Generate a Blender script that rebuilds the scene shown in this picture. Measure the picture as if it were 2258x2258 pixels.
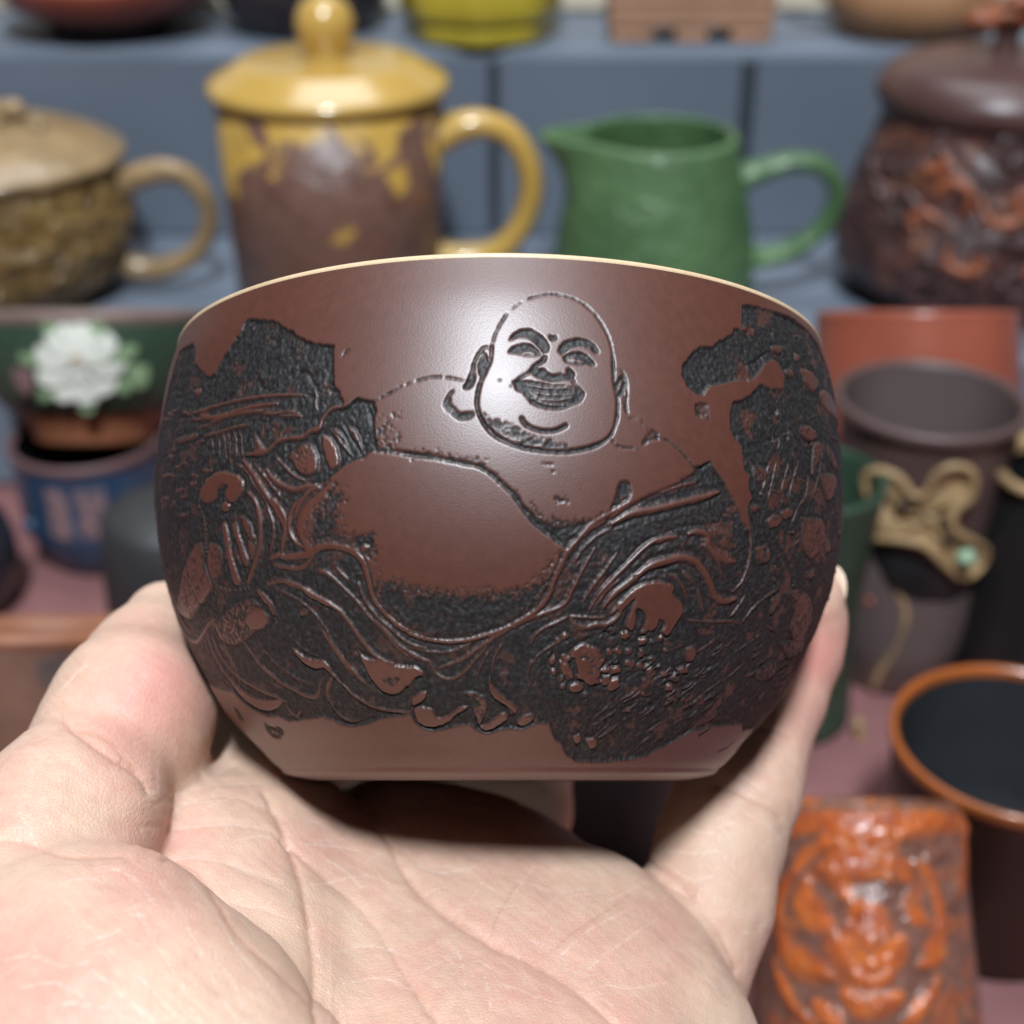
import bpy, math, random
import numpy as np

# ------------------------------------------------------------------ camera, world, light
for o in list(bpy.data.objects):
    bpy.data.objects.remove(o)
scene = bpy.context.scene
COL = scene.collection
NPX, FPX = 2258.0, 3200.0
PITCH = math.radians(29.5)
CAM = np.array([0.0, 0.0, 0.283])
FW = np.array([0.0, math.cos(PITCH), -math.sin(PITCH)])
UP = np.array([0.0, math.sin(PITCH), math.cos(PITCH)])
RT = np.array([1.0, 0.0, 0.0])

cd = bpy.data.cameras.new('camera')
cam = bpy.data.objects.new('camera', cd)
COL.objects.link(cam)
cam.location = CAM
cam.rotation_euler = (math.pi / 2 - PITCH, 0, 0)
cd.sensor_width = 36.0
cd.lens = 36.0 * FPX / NPX
cd.clip_start = 0.005
cd.clip_end = 50
cd.dof.use_dof = True
cd.dof.focus_distance = 0.160
cd.dof.aperture_fstop = 19.0
scene.camera = cam

w = bpy.data.worlds.new('World')
scene.world = w
w.use_nodes = True
bg = w.node_tree.nodes['Background']
bg.inputs[0].default_value = (0.93, 0.96, 1.0, 1)
bg.inputs[1].default_value = 0.03

def area_light(name, loc, target, power, size, color, size_y=None):
    ld = bpy.data.lights.new(name, 'AREA')
    ld.shape = 'ELLIPSE' if size_y else 'DISK'
    ld.size = size
    if size_y:
        ld.size_y = size_y
    ld.energy = power
    ld.color = color
    o = bpy.data.objects.new(name, ld)
    COL.objects.link(o)
    o.location = loc
    d = np.array(target) - np.array(loc)
    from mathutils import Vector
    o.rotation_euler = Vector(d).to_track_quat('-Z', 'Y').to_euler()
    return o

area_light('stall_lamp', (-0.01, -0.44, 1.33), (0.0, 0.25, 0.1), 30.0, 0.12, (0.85, 0.925, 1.0), 0.26)
area_light('overhead_fill', (0.0, 0.85, 1.95), (0.0, 0.55, 0.0), 23.0, 1.3, (0.93, 0.96, 1.0))  # unseen soft fill, added overhead in place of ambient light

scene.view_settings.view_transform = 'Standard'
scene.view_settings.look = 'None'
scene.view_settings.gamma = 1.0
scene.view_settings.exposure = 0.0
scene.view_settings.use_curve_mapping = False
scene.render.engine = 'CYCLES'

# ------------------------------------------------------------------ helpers
rng = random.Random(7)

def cam_pt(px, py, depth):
    return CAM + depth * (FW + (px - 1129.0) / FPX * RT + (1129.0 - py) / FPX * UP)

def depth_of(y, z):
    return y * math.cos(PITCH) - (z - CAM[2]) * math.sin(PITCH)

def x_at(px, y, z):
    return (px - 1129.0) / FPX * depth_of(y, z)

def z_at(py, y):                      # height of the point seen at row py on the vertical plane y
    k = (1129.0 - py) / FPX
    c, s = math.cos(PITCH), math.sin(PITCH)
    return CAM[2] + (k * c * y - s * y) / (c + k * s)

def y_at(py, z):                      # distance of the point seen at row py at height z
    k = (1129.0 - py) / FPX
    c, s = math.cos(PITCH), math.sin(PITCH)
    zz = z - CAM[2]
    return zz * (-c - k * s) / (s - k * c)

def tag(o, label, cat, group=None):
    o['label'] = label
    o['category'] = cat
    if group:
        o['group'] = group
    return o

def thing(name, label, cat, loc, lean=0.0, rotz=0.0, group=None):
    o = bpy.data.objects.new(name, None)
    o.empty_display_size = 0.01
    COL.objects.link(o)
    o.location = loc
    o.rotation_euler = (-lean, 0, rotz)          # positive lean tips the top away from the camera
    return tag(o, label, cat, group)

def mesh_obj(name, verts, faces, mat, parent=None, smooth=True):
    me = bpy.data.meshes.new(name)
    me.from_pydata([tuple(map(float, v)) for v in verts], [], [tuple(f) for f in faces])
    me.update()
    if smooth:
        me.polygons.foreach_set('use_smooth', [True] * len(me.polygons))
    me.materials.append(mat)
    o = bpy.data.objects.new(name, me)
    COL.objects.link(o)
    if parent is not None:
        o.parent = parent
    return o

def np_mesh(name, V, Q, mat, parent=None, attrs=None):
    me = bpy.data.meshes.new(name)
    V = np.ascontiguousarray(V, dtype=np.float32)
    Q = np.ascontiguousarray(Q, dtype=np.int32)
    me.vertices.add(len(V))
    me.vertices.foreach_set('co', V.ravel())
    me.loops.add(Q.size)
    me.loops.foreach_set('vertex_index', Q.ravel())
    me.polygons.add(len(Q))
    me.polygons.foreach_set('loop_start', np.arange(0, Q.size, Q.shape[1], dtype=np.int32))
    me.polygons.foreach_set('loop_total', np.full(len(Q), Q.shape[1], dtype=np.int32))
    me.update(calc_edges=True)
    me.polygons.foreach_set('use_smooth', np.ones(len(Q), dtype=bool))
    for k, a in (attrs or {}).items():
        at = me.attributes.new(k, 'FLOAT', 'POINT')
        at.data.foreach_set('value', np.ascontiguousarray(a, dtype=np.float32).ravel())
    me.materials.append(mat)
    o = bpy.data.objects.new(name, me)
    COL.objects.link(o)
    if parent is not None:
        o.parent = parent
    return o

def catmull(P, step):
    P = np.asarray(P, float)
    if len(P) < 3:
        n = max(2, int(np.linalg.norm(P[-1] - P[0]) / step) + 1)
        return P[0] + (P[-1] - P[0]) * np.linspace(0, 1, n)[:, None]
    Q = np.vstack([2 * P[0] - P[1], P, 2 * P[-1] - P[-2]])
    out = []
    for i in range(1, len(Q) - 2):
        p0, p1, p2, p3 = Q[i - 1:i + 3]
        n = max(1, int(np.linalg.norm(p2 - p1) / step))
        u = (np.arange(n) / n)[:, None]
        out.append(0.5 * (2 * p1 + (p2 - p0) * u + (2 * p0 - 5 * p1 + 4 * p2 - p3) * u ** 2 + (3 * p1 - p0 - 3 * p2 + p3) * u ** 3))
    out.append(P[-1:])
    return np.vstack(out)

def lathe(name, prof, mat, parent, segs=72, smooth_step=None, wob=None):
    P = catmull(prof, smooth_step) if smooth_step else np.asarray(prof, float)
    V, Fc = [], []
    n = len(P)
    for j in range(segs):
        a = 2 * math.pi * j / segs
        for r, z in P:
            rr = r * (1 + (wob(a, z) if wob else 0))
            V.append((rr * math.cos(a), rr * math.sin(a), z))
    for j in range(segs):
        k = (j + 1) % segs
        for i in range(n - 1):
            Fc.append((j * n + i, k * n + i, k * n + i + 1, j * n + i + 1))
    return mesh_obj(name, V, Fc, mat, parent)

def tube(name, path, rad, mat, parent, step=0.002, segs=14, flat=1.0):
    P = catmull(path, step)
    n = len(P)
    T = np.gradient(P, axis=0)
    T /= np.linalg.norm(T, axis=1)[:, None]
    if np.isscalar(rad):
        R = np.full(n, rad)
    else:
        R = np.interp(np.linspace(0, 1, n), np.linspace(0, 1, len(rad)), rad)
    ref = np.array([0.03, 1.0, 0.02])
    V, Fc = [], []
    for i in range(n):
        a = np.cross(T[i], ref); a /= np.linalg.norm(a)
        b = np.cross(a, T[i])
        for k in range(segs):
            t = 2 * math.pi * k / segs
            V.append(P[i] + R[i] * (math.cos(t) * a + flat * math.sin(t) * b))
    for i in range(n - 1):
        for k in range(segs):
            l = (k + 1) % segs
            Fc.append((i * segs + k, i * segs + l, (i + 1) * segs + l, (i + 1) * segs + k))
    Fc.append(tuple(range(segs))[::-1])
    Fc.append(tuple((n - 1) * segs + k for k in range(segs)))
    return mesh_obj(name, V, Fc, mat, parent)

def blob(name, c, r3, mat, parent, rot=None, lump=0.0, seed=0, nu=20, nv=12):
    V, Fc = [], []
    q = random.Random(seed)
    ph = [q.uniform(0, 6.28) for _ in range(6)]
    for i in range(nv + 1):
        b = math.pi * i / nv
        for j in range(nu):
            a = 2 * math.pi * j / nu
            d = np.array([math.sin(b) * math.cos(a), math.sin(b) * math.sin(a), math.cos(b)])
            k = 1 + lump * (math.sin(3 * a + ph[0] + 2 * b) * math.sin(b) + 0.6 * math.sin(5 * b + ph[1] + a * 2) + 0.4 * math.sin(7 * a + ph[2]) * math.sin(b))
            p = d * k * np.array(r3)
            if rot is not None:
                p = rot @ p
            V.append(p + np.array(c))
    for i in range(nv):
        for j in range(nu):
            k = (j + 1) % nu
            Fc.append((i * nu + j, (i + 1) * nu + j, (i + 1) * nu + k, i * nu + k))
    return mesh_obj(name, V, Fc, mat, parent)

def box(name, lo, hi, mat, parent=None, bev=0.0015):
    lo, hi = np.array(lo, float), np.array(hi, float)
    import bmesh
    bm = bmesh.new()
    bmesh.ops.create_cube(bm, size=1.0)
    for v in bm.verts:
        v.co = [(lo[i] + hi[i]) / 2 + v.co[i] * (hi[i] - lo[i]) for i in range(3)]
    if bev:
        bmesh.ops.bevel(bm, geom=list(bm.edges), offset=bev, segments=3, affect='EDGES', profile=0.5)
    me = bpy.data.meshes.new(name)
    bm.to_mesh(me); bm.free()
    me.materials.append(mat)
    o = bpy.data.objects.new(name, me)
    COL.objects.link(o)
    if parent is not None:
        o.parent = parent
    return o

# ------------------------------------------------------------------ materials
def new_mat(name):
    m = bpy.data.materials.new(name)
    m.use_nodes = True
    nt = m.node_tree
    return m, nt, nt.nodes['Principled BSDF']

def ramp(nt, fac, stops):
    r = nt.nodes.new('ShaderNodeValToRGB')
    el = r.color_ramp.elements
    while len(el) < len(stops):
        el.new(0.5)
    for e, (p, c) in zip(el, stops):
        e.position = p
        e.color = (*c, 1)
    nt.links.new(fac, r.inputs[0])
    return r.outputs[0]

def noise(nt, scale, detail=4, rough=0.55, dist=0.0, vec=None):
    if vec is None:
        tc = nt.nodes.new('ShaderNodeTexCoord')
        vec = tc.outputs['Object']
    n = nt.nodes.new('ShaderNodeTexNoise')
    n.inputs['Scale'].default_value = scale
    n.inputs['Detail'].default_value = detail
    n.inputs['Roughness'].default_value = rough
    n.inputs['Distortion'].default_value = dist
    nt.links.new(vec, n.inputs['Vector'])
    return n.outputs['Fac']

def bump(nt, b, height, strength, dist):
    n = nt.nodes.new('ShaderNodeBump')
    n.inputs['Strength'].default_value = strength
    n.inputs['Distance'].default_value = dist
    nt.links.new(height, n.inputs['Height'])
    nt.links.new(n.outputs[0], b.inputs['Normal'])
    return n

def clay(name, c, rough=0.45, var=0.18, scale=60, bscale=1500, bstr=0.25, bdist=0.0003, coat=0.0, spec=0.5):
    m, nt, b = new_mat(name)
    c = np.array(c)
    f = noise(nt, scale, 5)
    col = ramp(nt, f, [(0.3, tuple(c * (1 - var))), (0.7, tuple(np.minimum(c * (1 + var), 0.95)))])
    nt.links.new(col, b.inputs['Base Color'])
    b.inputs['Roughness'].default_value = rough
    b.inputs['Specular IOR Level'].default_value = spec
    b.inputs['Coat Weight'].default_value = coat
    b.inputs['Coat Roughness'].default_value = 0.12
    bump(nt, b, noise(nt, bscale, 3), bstr, bdist)
    return m

def mottled(name, stops, scale, rough=0.4, dist=1.5, bscale=120, bstr=0.5, bdist=0.003, coat=0.0, detail=5):
    m, nt, b = new_mat(name)
    f = noise(nt, scale, detail, 0.6, dist)
    nt.links.new(ramp(nt, f, stops), b.inputs['Base Color'])
    b.inputs['Roughness'].default_value = rough
    b.inputs['Coat Weight'].default_value = coat
    b.inputs['Coat Roughness'].default_value = 0.15
    bump(nt, b, noise(nt, bscale, 4, 0.55, 1.0), bstr, bdist)
    return m

# ------------------------------------------------------------------ the setting: stall table with two steps behind
Z2, Z3, Y2, Y3, Y4 = 0.057, 0.143, 0.520, 0.667, 0.752
M_pink = clay('pink cloth', (0.23, 0.098, 0.096), 0.85, 0.12, 40, 2500, 0.5, 0.0004)
M_blue = clay('slate blue board', (0.128, 0.154, 0.196), 0.62, 0.10, 14, 1200, 0.3, 0.0003)
M_blue2 = clay('slate blue shelf cloth', (0.152, 0.180, 0.226), 0.7, 0.10, 16, 1800, 0.4, 0.0004)
M_seam = clay('dark seam', (0.03, 0.038, 0.05), 0.8)
M_cream = clay('cream board', (0.62, 0.55, 0.42), 0.7, 0.08, 20)

def struct(o):
    o['kind'] = 'structure'
    return o
struct(box('table', (-0.9, -0.15, -0.03), (0.9, 0.9, 0.0), M_pink, bev=0.004))
struct(box('middle_shelf', (-0.7, Y2, 0.0005), (0.7, 0.86, Z2), M_blue2, bev=0.003))
up_sh = struct(box('upper_shelf', (-0.7, Y3 + 0.006, Z2 + 0.0005), (0.7, 0.86, Z3), M_blue2, bev=0.004))
s1 = x_at(1090, Y3, 0.1); s2 = x_at(1640, Y3, 0.1)
core = box('backing_strip', (-0.69, Y3 + 0.003, Z2 + 0.001), (0.69, Y3 + 0.0055, Z3 - 0.006), M_seam, up_sh, bev=0)
for a, b_ in ((-0.7, s1 - 0.0025), (s1 + 0.0025, s2 - 0.0035), (s2 + 0.0035, 0.7)):
    box('front_panel', (a, Y3, Z2 + 0.001), (b_, Y3 + 0.003, Z3 - 0.003), M_blue, up_sh, bev=0.0008)
struct(box('back_board', (-0.7, Y4, Z3 + 0.0005), (0.7, 0.80, Z3 + 0.16), M_cream, bev=0.003))

# ------------------------------------------------------------------ lidded yellow mug
def mug_mat():
    m, nt, b = new_mat('yellow glaze with brown landscape')
    tc = nt.nodes.new('ShaderNodeTexCoord')
    sep = nt.nodes.new('ShaderNodeSeparateXYZ')
    nt.links.new(tc.outputs['Object'], sep.inputs[0])
    n1 = noise(nt, 38, 3, 0.55, 0.4)
    ma = nt.nodes.new('ShaderNodeMath'); ma.operation = 'MULTIPLY_ADD'
    nt.links.new(n1, ma.inputs[0]); ma.inputs[1].default_value = 0.15
    nt.links.new(sep.outputs['Z'], ma.inputs[2])
    edge = ramp(nt, ma.outputs[0], [(0.142, (1, 1, 1)), (0.148, (0, 0, 0))])
    n2 = noise(nt, 105, 5, 0.6, 0.8)
    brown = ramp(nt, n2, [(0.30, (0.10, 0.045, 0.03)), (0.52, (0.19, 0.10, 0.075)), (0.66, (0.15, 0.07, 0.045)), (0.73, (0.42, 0.15, 0.03)), (0.80, (0.46, 0.19, 0.03))])
    yel = ramp(nt, noise(nt, 30, 3), [(0.3, (0.50, 0.29, 0.05)), (0.7, (0.60, 0.37, 0.08))])
    mx = nt.nodes.new('ShaderNodeMix'); mx.data_type = 'RGBA'
    nt.links.new(edge, mx.inputs[0]); nt.links.new(yel, mx.inputs[6]); nt.links.new(brown, mx.inputs[7])
    nt.links.new(mx.outputs[2], b.inputs['Base Color'])
    b.inputs['Roughness'].default_value = 0.38
    bump(nt, b, n2, 0.5, 0.002)
    return m
M_mug = mug_mat()
M_yel = clay('yellow glaze', (0.52, 0.32, 0.075), 0.24, 0.06, 30, 400, 0.05, 0.0003, coat=0.6)
my, mx_ = 0.580, x_at(740, 0.580, 0.10)
t = thing('lidded_mug', 'yellow lidded mug with brown relief landscape and round knob on middle shelf', 'mug', (mx_, my, Z2))
mr, mh = 0.0447, z_at(266, my - 0.0447) - Z2
lathe('body', [(0, 0), (0.0405, 0), (0.0425, 0.003), (mr - 0.001, mh * 0.5), (mr, mh), (mr - 0.004, mh), (mr - 0.006, mh * 0.5), (0.036, 0.006), (0, 0.006)], M_mug, t)
lid = lathe('lid', [(0.040, mh - 0.006), (0.0415, mh), (0.0468, mh + 0.0008), (0.0478, mh + 0.003), (0.0470, mh + 0.005), (0.043, mh + 0.0075), (0.0365, mh + 0.0112), (0.033, mh + 0.0126), (0.020, mh + 0.0133), (0.009, mh + 0.0138)], M_yel, t, smooth_step=0.0012)
lathe('knob', [(0.0088, mh + 0.0128), (0.0082, mh + 0.0152), (0.0092, mh + 0.0185), (0.0112, mh + 0.0235), (0.0112, mh + 0.028), (0.0085, mh + 0.0335), (0.004, mh + 0.036), (0, mh + 0.0365)], M_yel, lid, 40, 0.001)
k = (depth_of(my, 0.1)) / FPX * 1.1687
hz = lambda y19: z_at(y19 * 1.1687, my) - Z2
hx = lambda x19: x_at(x19 * 1.1687, my, 0.1) - mx_
tube('handle', [(hx(815), 0, hz(268)), (hx(850), 0, hz(248)), (hx(900), 0, hz(233)), (hx(955), 0, hz(248)), (hx(993), 0, hz(300)), (hx(1002), 0, hz(365)), (hx(980), 0, hz(430)), (hx(935), 0, hz(475)), (hx(880), 0, hz(487)), (hx(815), 0, hz(487))], [0.0075, 0.0062, 0.0052, 0.005, 0.005, 0.005, 0.005, 0.0055, 0.006, 0.007], M_yel, t, flat=1.25)

# ------------------------------------------------------------------ squat bronze lidded cup
M_bronze = mottled('bronze brown glaze', [(0.3, (0.11, 0.060, 0.018)), (0.55, (0.25, 0.15, 0.05)), (0.75, (0.36, 0.25, 0.12))], 70, 0.16, 1.0, 55, 1.0, 0.012)
M_bronze2 = clay('bronze brown slip', (0.30, 0.20, 0.10), 0.20, 0.25, 60, 90, 0.5, 0.004)
py_, px_ = 0.592, x_at(5, 0.592, 0.09)
t = thing('lidded_teacup', 'squat bronze brown lidded teacup with bumpy relief and ring handle', 'cup', (px_, py_, Z2))
ph_ = z_at(440, py_ - 0.05) - Z2
lathe('body', [(0, 0), (0.030, 0), (0.035, 0.002), (0.046, 0.010), (0.0530, ph_ * 0.45), (0.0545, ph_ * 0.72), (0.0515, ph_ * 0.95), (0.050, ph_), (0.046, ph_), (0.048, ph_ * 0.6), (0.03, 0.006), (0, 0.005)], M_bronze, t, 160, 0.0012, lambda a, z: 0.016 * min(1, max(0, (ph_ * 0.86 - z) / 0.012)) * (math.sin(11 * a + 260 * z) * math.sin(620 * z + 5 * a) + 0.7 * math.sin(19 * a - 330 * z) * math.sin(23 * a + 200 * z)))
lid = lathe('lid', [(0.047, ph_ - 0.001), (0.0535, ph_ + 0.001), (0.0545, ph_ + 0.0035), (0.051, ph_ + 0.0065), (0.040, ph_ + 0.012), (0.022, ph_ + 0.017), (0.008, ph_ + 0.019), (0, ph_ + 0.0192)], M_bronze2, t, smooth_step=0.002)
for i, (dx, dy, dz, r) in enumerate([(0.002, -0.004, 0.022, 0.008), (0.012, -0.002, 0.0225, 0.0065), (-0.008, 0.002, 0.022, 0.007), (0.006, -0.012, 0.0185, 0.006), (0.022, -0.006, 0.017, 0.005)]):
    blob('knob_lobe', (dx, dy, ph_ + dz), (r, r * 0.8, r * 0.6), M_bronze2, lid, lump=0.12, seed=i)
hz = lambda y19: z_at(y19 * 1.1687, py_) - Z2
hx = lambda x19: x_at(x19 * 1.1687, py_, 0.09) - px_
tube('handle', [(hx(228), 0, hz(350)), (hx(265), 0, hz(335)), (hx(320), 0, hz(322)), (hx(370), 0, hz(340)), (hx(395), 0, hz(392)), (hx(385), 0, hz(445)), (hx(350), 0, hz(485)), (hx(300), 0, hz(505)), (hx(255), 0, hz(507)), (hx(225), 0, hz(498))], [0.006, 0.0055, 0.005, 0.0045, 0.004, 0.004, 0.0042, 0.0046, 0.005, 0.0052], M_bronze2, t)

# ------------------------------------------------------------------ green pitcher
M_green = mottled('olive green clay', [(0.3, (0.060, 0.120, 0.050)), (0.6, (0.105, 0.195, 0.085)), (0.8, (0.12, 0.23, 0.08))], 30, 0.30, 0.8, 110, 0.7, 0.003)
gy, gx = 0.585, x_at(1447, 0.585, 0.10)
t = thing('fair_pitcher', 'matte green pitcher with open mouth and pointed spout beside the yellow mug', 'pitcher', (gx, gy, Z2))
gh = z_at(338, gy - 0.028) - Z2
def spout(a, z):
    d = math.atan2(math.sin(a - math.pi), math.cos(a - math.pi))
    return 0.62 * math.exp(-(d / 0.34) ** 2) * max(0.0, (z - gh * 0.62) / (gh * 0.40)) ** 1.8
lathe('body', [(0, 0), (0.038, 0), (0.0415, 0.002), (0.0420, gh * 0.25), (0.0390, gh * 0.55), (0.0340, gh * 0.85), (0.0318, gh), (0.0285, gh + 0.0004), (0.0300, gh * 0.85), (0.035, gh * 0.5), (0.036, 0.008), (0, 0.006)], M_green, t, 96, 0.002, spout)
hz = lambda y19: z_at(y19 * 1.1687, gy) - Z2
hx = lambda x19: x_at(x19 * 1.1687, gy, 0.1) - gx
tube('handle', [(hx(1390), 0, hz(338)), (hx(1430), 0, hz(322)), (hx(1490), 0, hz(305)), (hx(1545), 0, hz(315)), (hx(1578), 0, hz(360)), (hx(1565), 0, hz(415)), (hx(1530), 0, hz(455)), (hx(1480), 0, hz(480)), (hx(1430), 0, hz(485)), (hx(1385), 0, hz(480))], [0.0055, 0.0045, 0.004, 0.004, 0.0038, 0.0038, 0.004, 0.0042, 0.0046, 0.0055], M_green, t, flat=1.5)

# ------------------------------------------------------------------ carved dark jar with lid
M_jar = mottled('carved plum brown clay', [(0.36, (0.045, 0.021, 0.020)), (0.55, (0.085, 0.040, 0.037)), (0.64, (0.16, 0.060, 0.034)), (0.75, (0.24, 0.095, 0.045))], 38, 0.22, 1.6, 70, 0.9, 0.010)
M_plum = clay('plum brown clay', (0.085, 0.042, 0.038), 0.35, 0.15, 50)
M_rust = clay('rust red clay', (0.26, 0.075, 0.030), 0.35, 0.3, 80, 200, 0.5, 0.002)
jy = 0.592; jx = x_at(2165, jy, 0.10)
t = thing('carved_jar', 'dark carved tea jar with domed lid and rust red cloud knob', 'jar', (jx, jy, Z2))
jh = z_at(300, jy - 0.045) - Z2
lathe('body', [(0, 0), (0.040, 0), (0.046, 0.004), (0.0560, jh * 0.18), (0.0585, jh * 0.32), (0.0560, jh * 0.50), (0.0500, jh * 0.74), (0.0455, jh * 0.93), (0.0445, jh), (0.040, jh), (0.042, jh * 0.8), (0.05, jh * 0.3), (0.035, 0.006), (0, 0.005)], M_jar, t, 160, 0.0015, lambda a, z: 0.012 * min(1, max(0, (jh * 0.9 - z) / 0.012)) * (math.sin(9 * a + 170 * z) * math.sin(430 * z + 4 * a) + 0.7 * math.sin(15 * a - 260 * z) * math.sin(17 * a + 130 * z)))
lid = lathe('lid', [(0.041, jh - 0.002), (0.0465, jh + 0.001), (0.0485, jh + 0.0045), (0.0475, jh + 0.010), (0.041, jh + 0.0165), (0.026, jh + 0.0205), (0.010, jh + 0.022), (0.005, jh + 0.0225), (0, jh + 0.0226)], M_plum, t, smooth_step=0.0015)
lathe('knob_stem', [(0.006, jh + 0.0215), (0.005, jh + 0.028), (0.008, jh + 0.033)], M_plum, lid, 24, 0.001)
for i, (dx, dy, dz, a, c) in enumerate([(0, 0, 0.036, 0.011, 0.005), (-0.011, -0.003, 0.0345, 0.008, 0.0045), (0.012, -0.002, 0.035, 0.008, 0.0045), (0.003, -0.004, 0.041, 0.009, 0.004)]):
    blob('knob_lobe', (dx, dy, jh + dz), (a, a * 0.8, c), M_rust, lid, lump=0.08, seed=20 + i)
q = random.Random(3)
for i in range(26):                                    # raised cloud scrolls on the jar
    a0 = q.uniform(-2.9, -0.3); z0 = q.uniform(0.18, 0.86) * jh; ww = q.uniform(0.006, 0.013)
    pts = []
    for s in range(9):
        th = s / 8 * 4.6
        rr = ww * (1 - 0.09 * s)
        a = a0 + rr * math.cos(th + i) / 0.055
        z = z0 + rr * math.sin(th + i) * 0.7
        z = min(max(z, 0.012), jh * 0.93)
        R_ = np.interp(z, [0, 0.004, jh * .18, jh * .32, jh * .5, jh * .74, jh * .93], [.040, .046, .056, .0585, .056, .05, .0455])
        pts.append((R_ * math.cos(a), R_ * math.sin(a), z))
    tube('cloud_scroll', pts, [0.0008, 0.0022, 0.0024, 0.002, 0.001], M_rust if i % 3 == 0 else M_plum, t, 0.003, 8)

# ------------------------------------------------------------------ things on the upper shelf (their tops are out of the picture)
M_red = clay('brick red clay', (0.28, 0.065, 0.04), 0.4, 0.12)
M_purple = mottled('aubergine clay', [(0.3, (0.020, 0.014, 0.018)), (0.7, (0.060, 0.045, 0.055))], 60, 0.4, 1.0, 90, 0.6, 0.004)
M_lime = clay('lime yellow glaze', (0.50, 0.38, 0.04), 0.28, 0.10, 40, 300, 0.1, 0.0005, coat=0.4)
M_tan = clay('tan clay', (0.40, 0.215, 0.135), 0.6, 0.12, 60, 700, 0.5, 0.0006)
M_tan2 = clay('orange tan clay', (0.42, 0.215, 0.105), 0.55, 0.12, 60, 600, 0.5, 0.0006)
yy = 0.705
t = thing('shallow_dish', 'brick red shallow dish on dark foot at end of upper shelf', 'dish', (x_at(245, yy, Z3), yy, Z3))
lathe('foot', [(0, 0), (0.026, 0), (0.029, 0.008), (0.030, 0.0098)], M_purple, t)
lathe('bowl', [(0, 0.010), (0.030, 0.010), (0.042, 0.014), (0.049, 0.020), (0.052, 0.027), (0.050, 0.028), (0.040, 0.018), (0, 0.014)], M_red, t, smooth_step=0.002)
yy = 0.715
t = thing('small_teapot', 'aubergine black round teapot behind the yellow mug knob', 'teapot', (x_at(672, yy, Z3), yy, Z3))
lathe('body', [(0, 0), (0.026, 0), (0.030, 0.002), (0.0385, 0.016), (0.040, 0.028), (0.034, 0.042), (0.020, 0.049), (0, 0.050)], M_purple, t, smooth_step=0.002)
lathe('lid', [(0.018, 0.0495), (0.017, 0.053), (0.006, 0.056), (0.005, 0.060), (0, 0.061)], M_purple, t, 32, 0.001)
yy = 0.700
t = thing('square_pot', 'lime yellow rounded pot with stepped base on upper shelf', 'pot', (x_at(1060, yy, Z3), yy, Z3))
lathe('body', [(0, 0), (0.0300, 0), (0.0318, 0.002), (0.0325, 0.0075), (0.0312, 0.009), (0.0345, 0.011), (0.0365, 0.020), (0.036, 0.045), (0.032, 0.052), (0.029, 0.052), (0.03, 0.02), (0, 0.012)], M_lime, t, smooth_step=0.0015, wob=lambda a, z: 0.05 * math.cos(4 * a) ** 2)
yy = 0.688
t = thing('rectangular_stand', 'tan clay rectangular planter with scalloped cut-out feet', 'planter', (x_at(1520, yy, Z3), yy, Z3))
hw, dp = 0.0375, 0.028
box('body', (-hw, -0.008, 0.0065), (hw, -0.008 + dp, 0.055), M_tan, t, bev=0.002)
for zz in (0.018, 0.034):
    box('groove_band', (-hw - 0.0006, -0.0087, zz), (hw + 0.0006, -0.0082 + dp + 0.001, zz + 0.0016), M_tan, t, bev=0.0004)
for sx in (-0.027, 0.0, 0.027):
    wd = 0.0095 if sx else 0.0075
    box('foot', (sx - wd, -0.0078, 0.0), (sx + wd, -0.0078 + dp - 0.0004, 0.0063), M_tan, t, bev=0.0018)
yy = 0.705
t = thing('round_pot', 'orange tan round teapot with side knob near the right end of upper shelf', 'teapot', (x_at(2000, yy, Z3), yy, Z3))
lathe('body', [(0, 0), (0.024, 0), (0.029, 0.0015), (0.0375, 0.012), (0.039, 0.024), (0.033, 0.040), (0.018, 0.049), (0, 0.0505)], M_tan2, t, smooth_step=0.002)
tube('spout', [(-0.034, 0, 0.020), (-0.046, 0, 0.026), (-0.054, 0, 0.038)], [0.008, 0.006, 0.005], M_tan2, t)

# ------------------------------------------------------------------ left group on the table: blue cup with the flower bowl leaning in it
M_navy = mottled('navy blue glaze', [(0.3, (0.018, 0.042, 0.085)), (0.7, (0.042, 0.088, 0.160))], 60, 0.3, 0.6, 160, 0.4, 0.002)
M_mauve = clay('mauve clay', (0.17, 0.095, 0.095), 0.5, 0.12)
M_black = clay('black glaze', (0.012, 0.012, 0.013), 0.4, 0.1)
M_dgreen = clay('deep green glaze', (0.032, 0.062, 0.038), 0.5, 0.12, 50)
M_terra = clay('terracotta', (0.28, 0.105, 0.05), 0.5, 0.15)
M_petal = clay('white slip', (0.62, 0.62, 0.54), 0.6, 0.08, 80)
M_leaf = clay('pale green slip', (0.20, 0.29, 0.15), 0.6, 0.15, 80)
M_taup = clay('taupe clay', (0.19, 0.13, 0.11), 0.5)
by = 0.470; bx = x_at(205, by, 0.03)
t = thing('blue_cup', 'navy blue glazed cup with pink inscribed panel, holding the leaning flower bowl', 'cup', (bx, by, 0))
bh = 0.049
lathe('body', [(0, 0), (0.017, 0), (0.019, 0.002), (0.0245, 0.013), (0.0265, 0.023), (0.0268, bh - 0.004)], M_navy, t, smooth_step=0.0015)
lathe('rim', [(0.0268, bh - 0.0039), (0.0278, bh - 0.0022), (0.0276, bh), (0.0262, bh + 0.0004), (0.0248, bh - 0.001)], M_mauve, t, smooth_step=0.0006)
lathe('lining', [(0.0247, bh - 0.0012), (0.0243, 0.02), (0.018, 0.005), (0, 0.004)], M_black, t, smooth_step=0.002)
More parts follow.
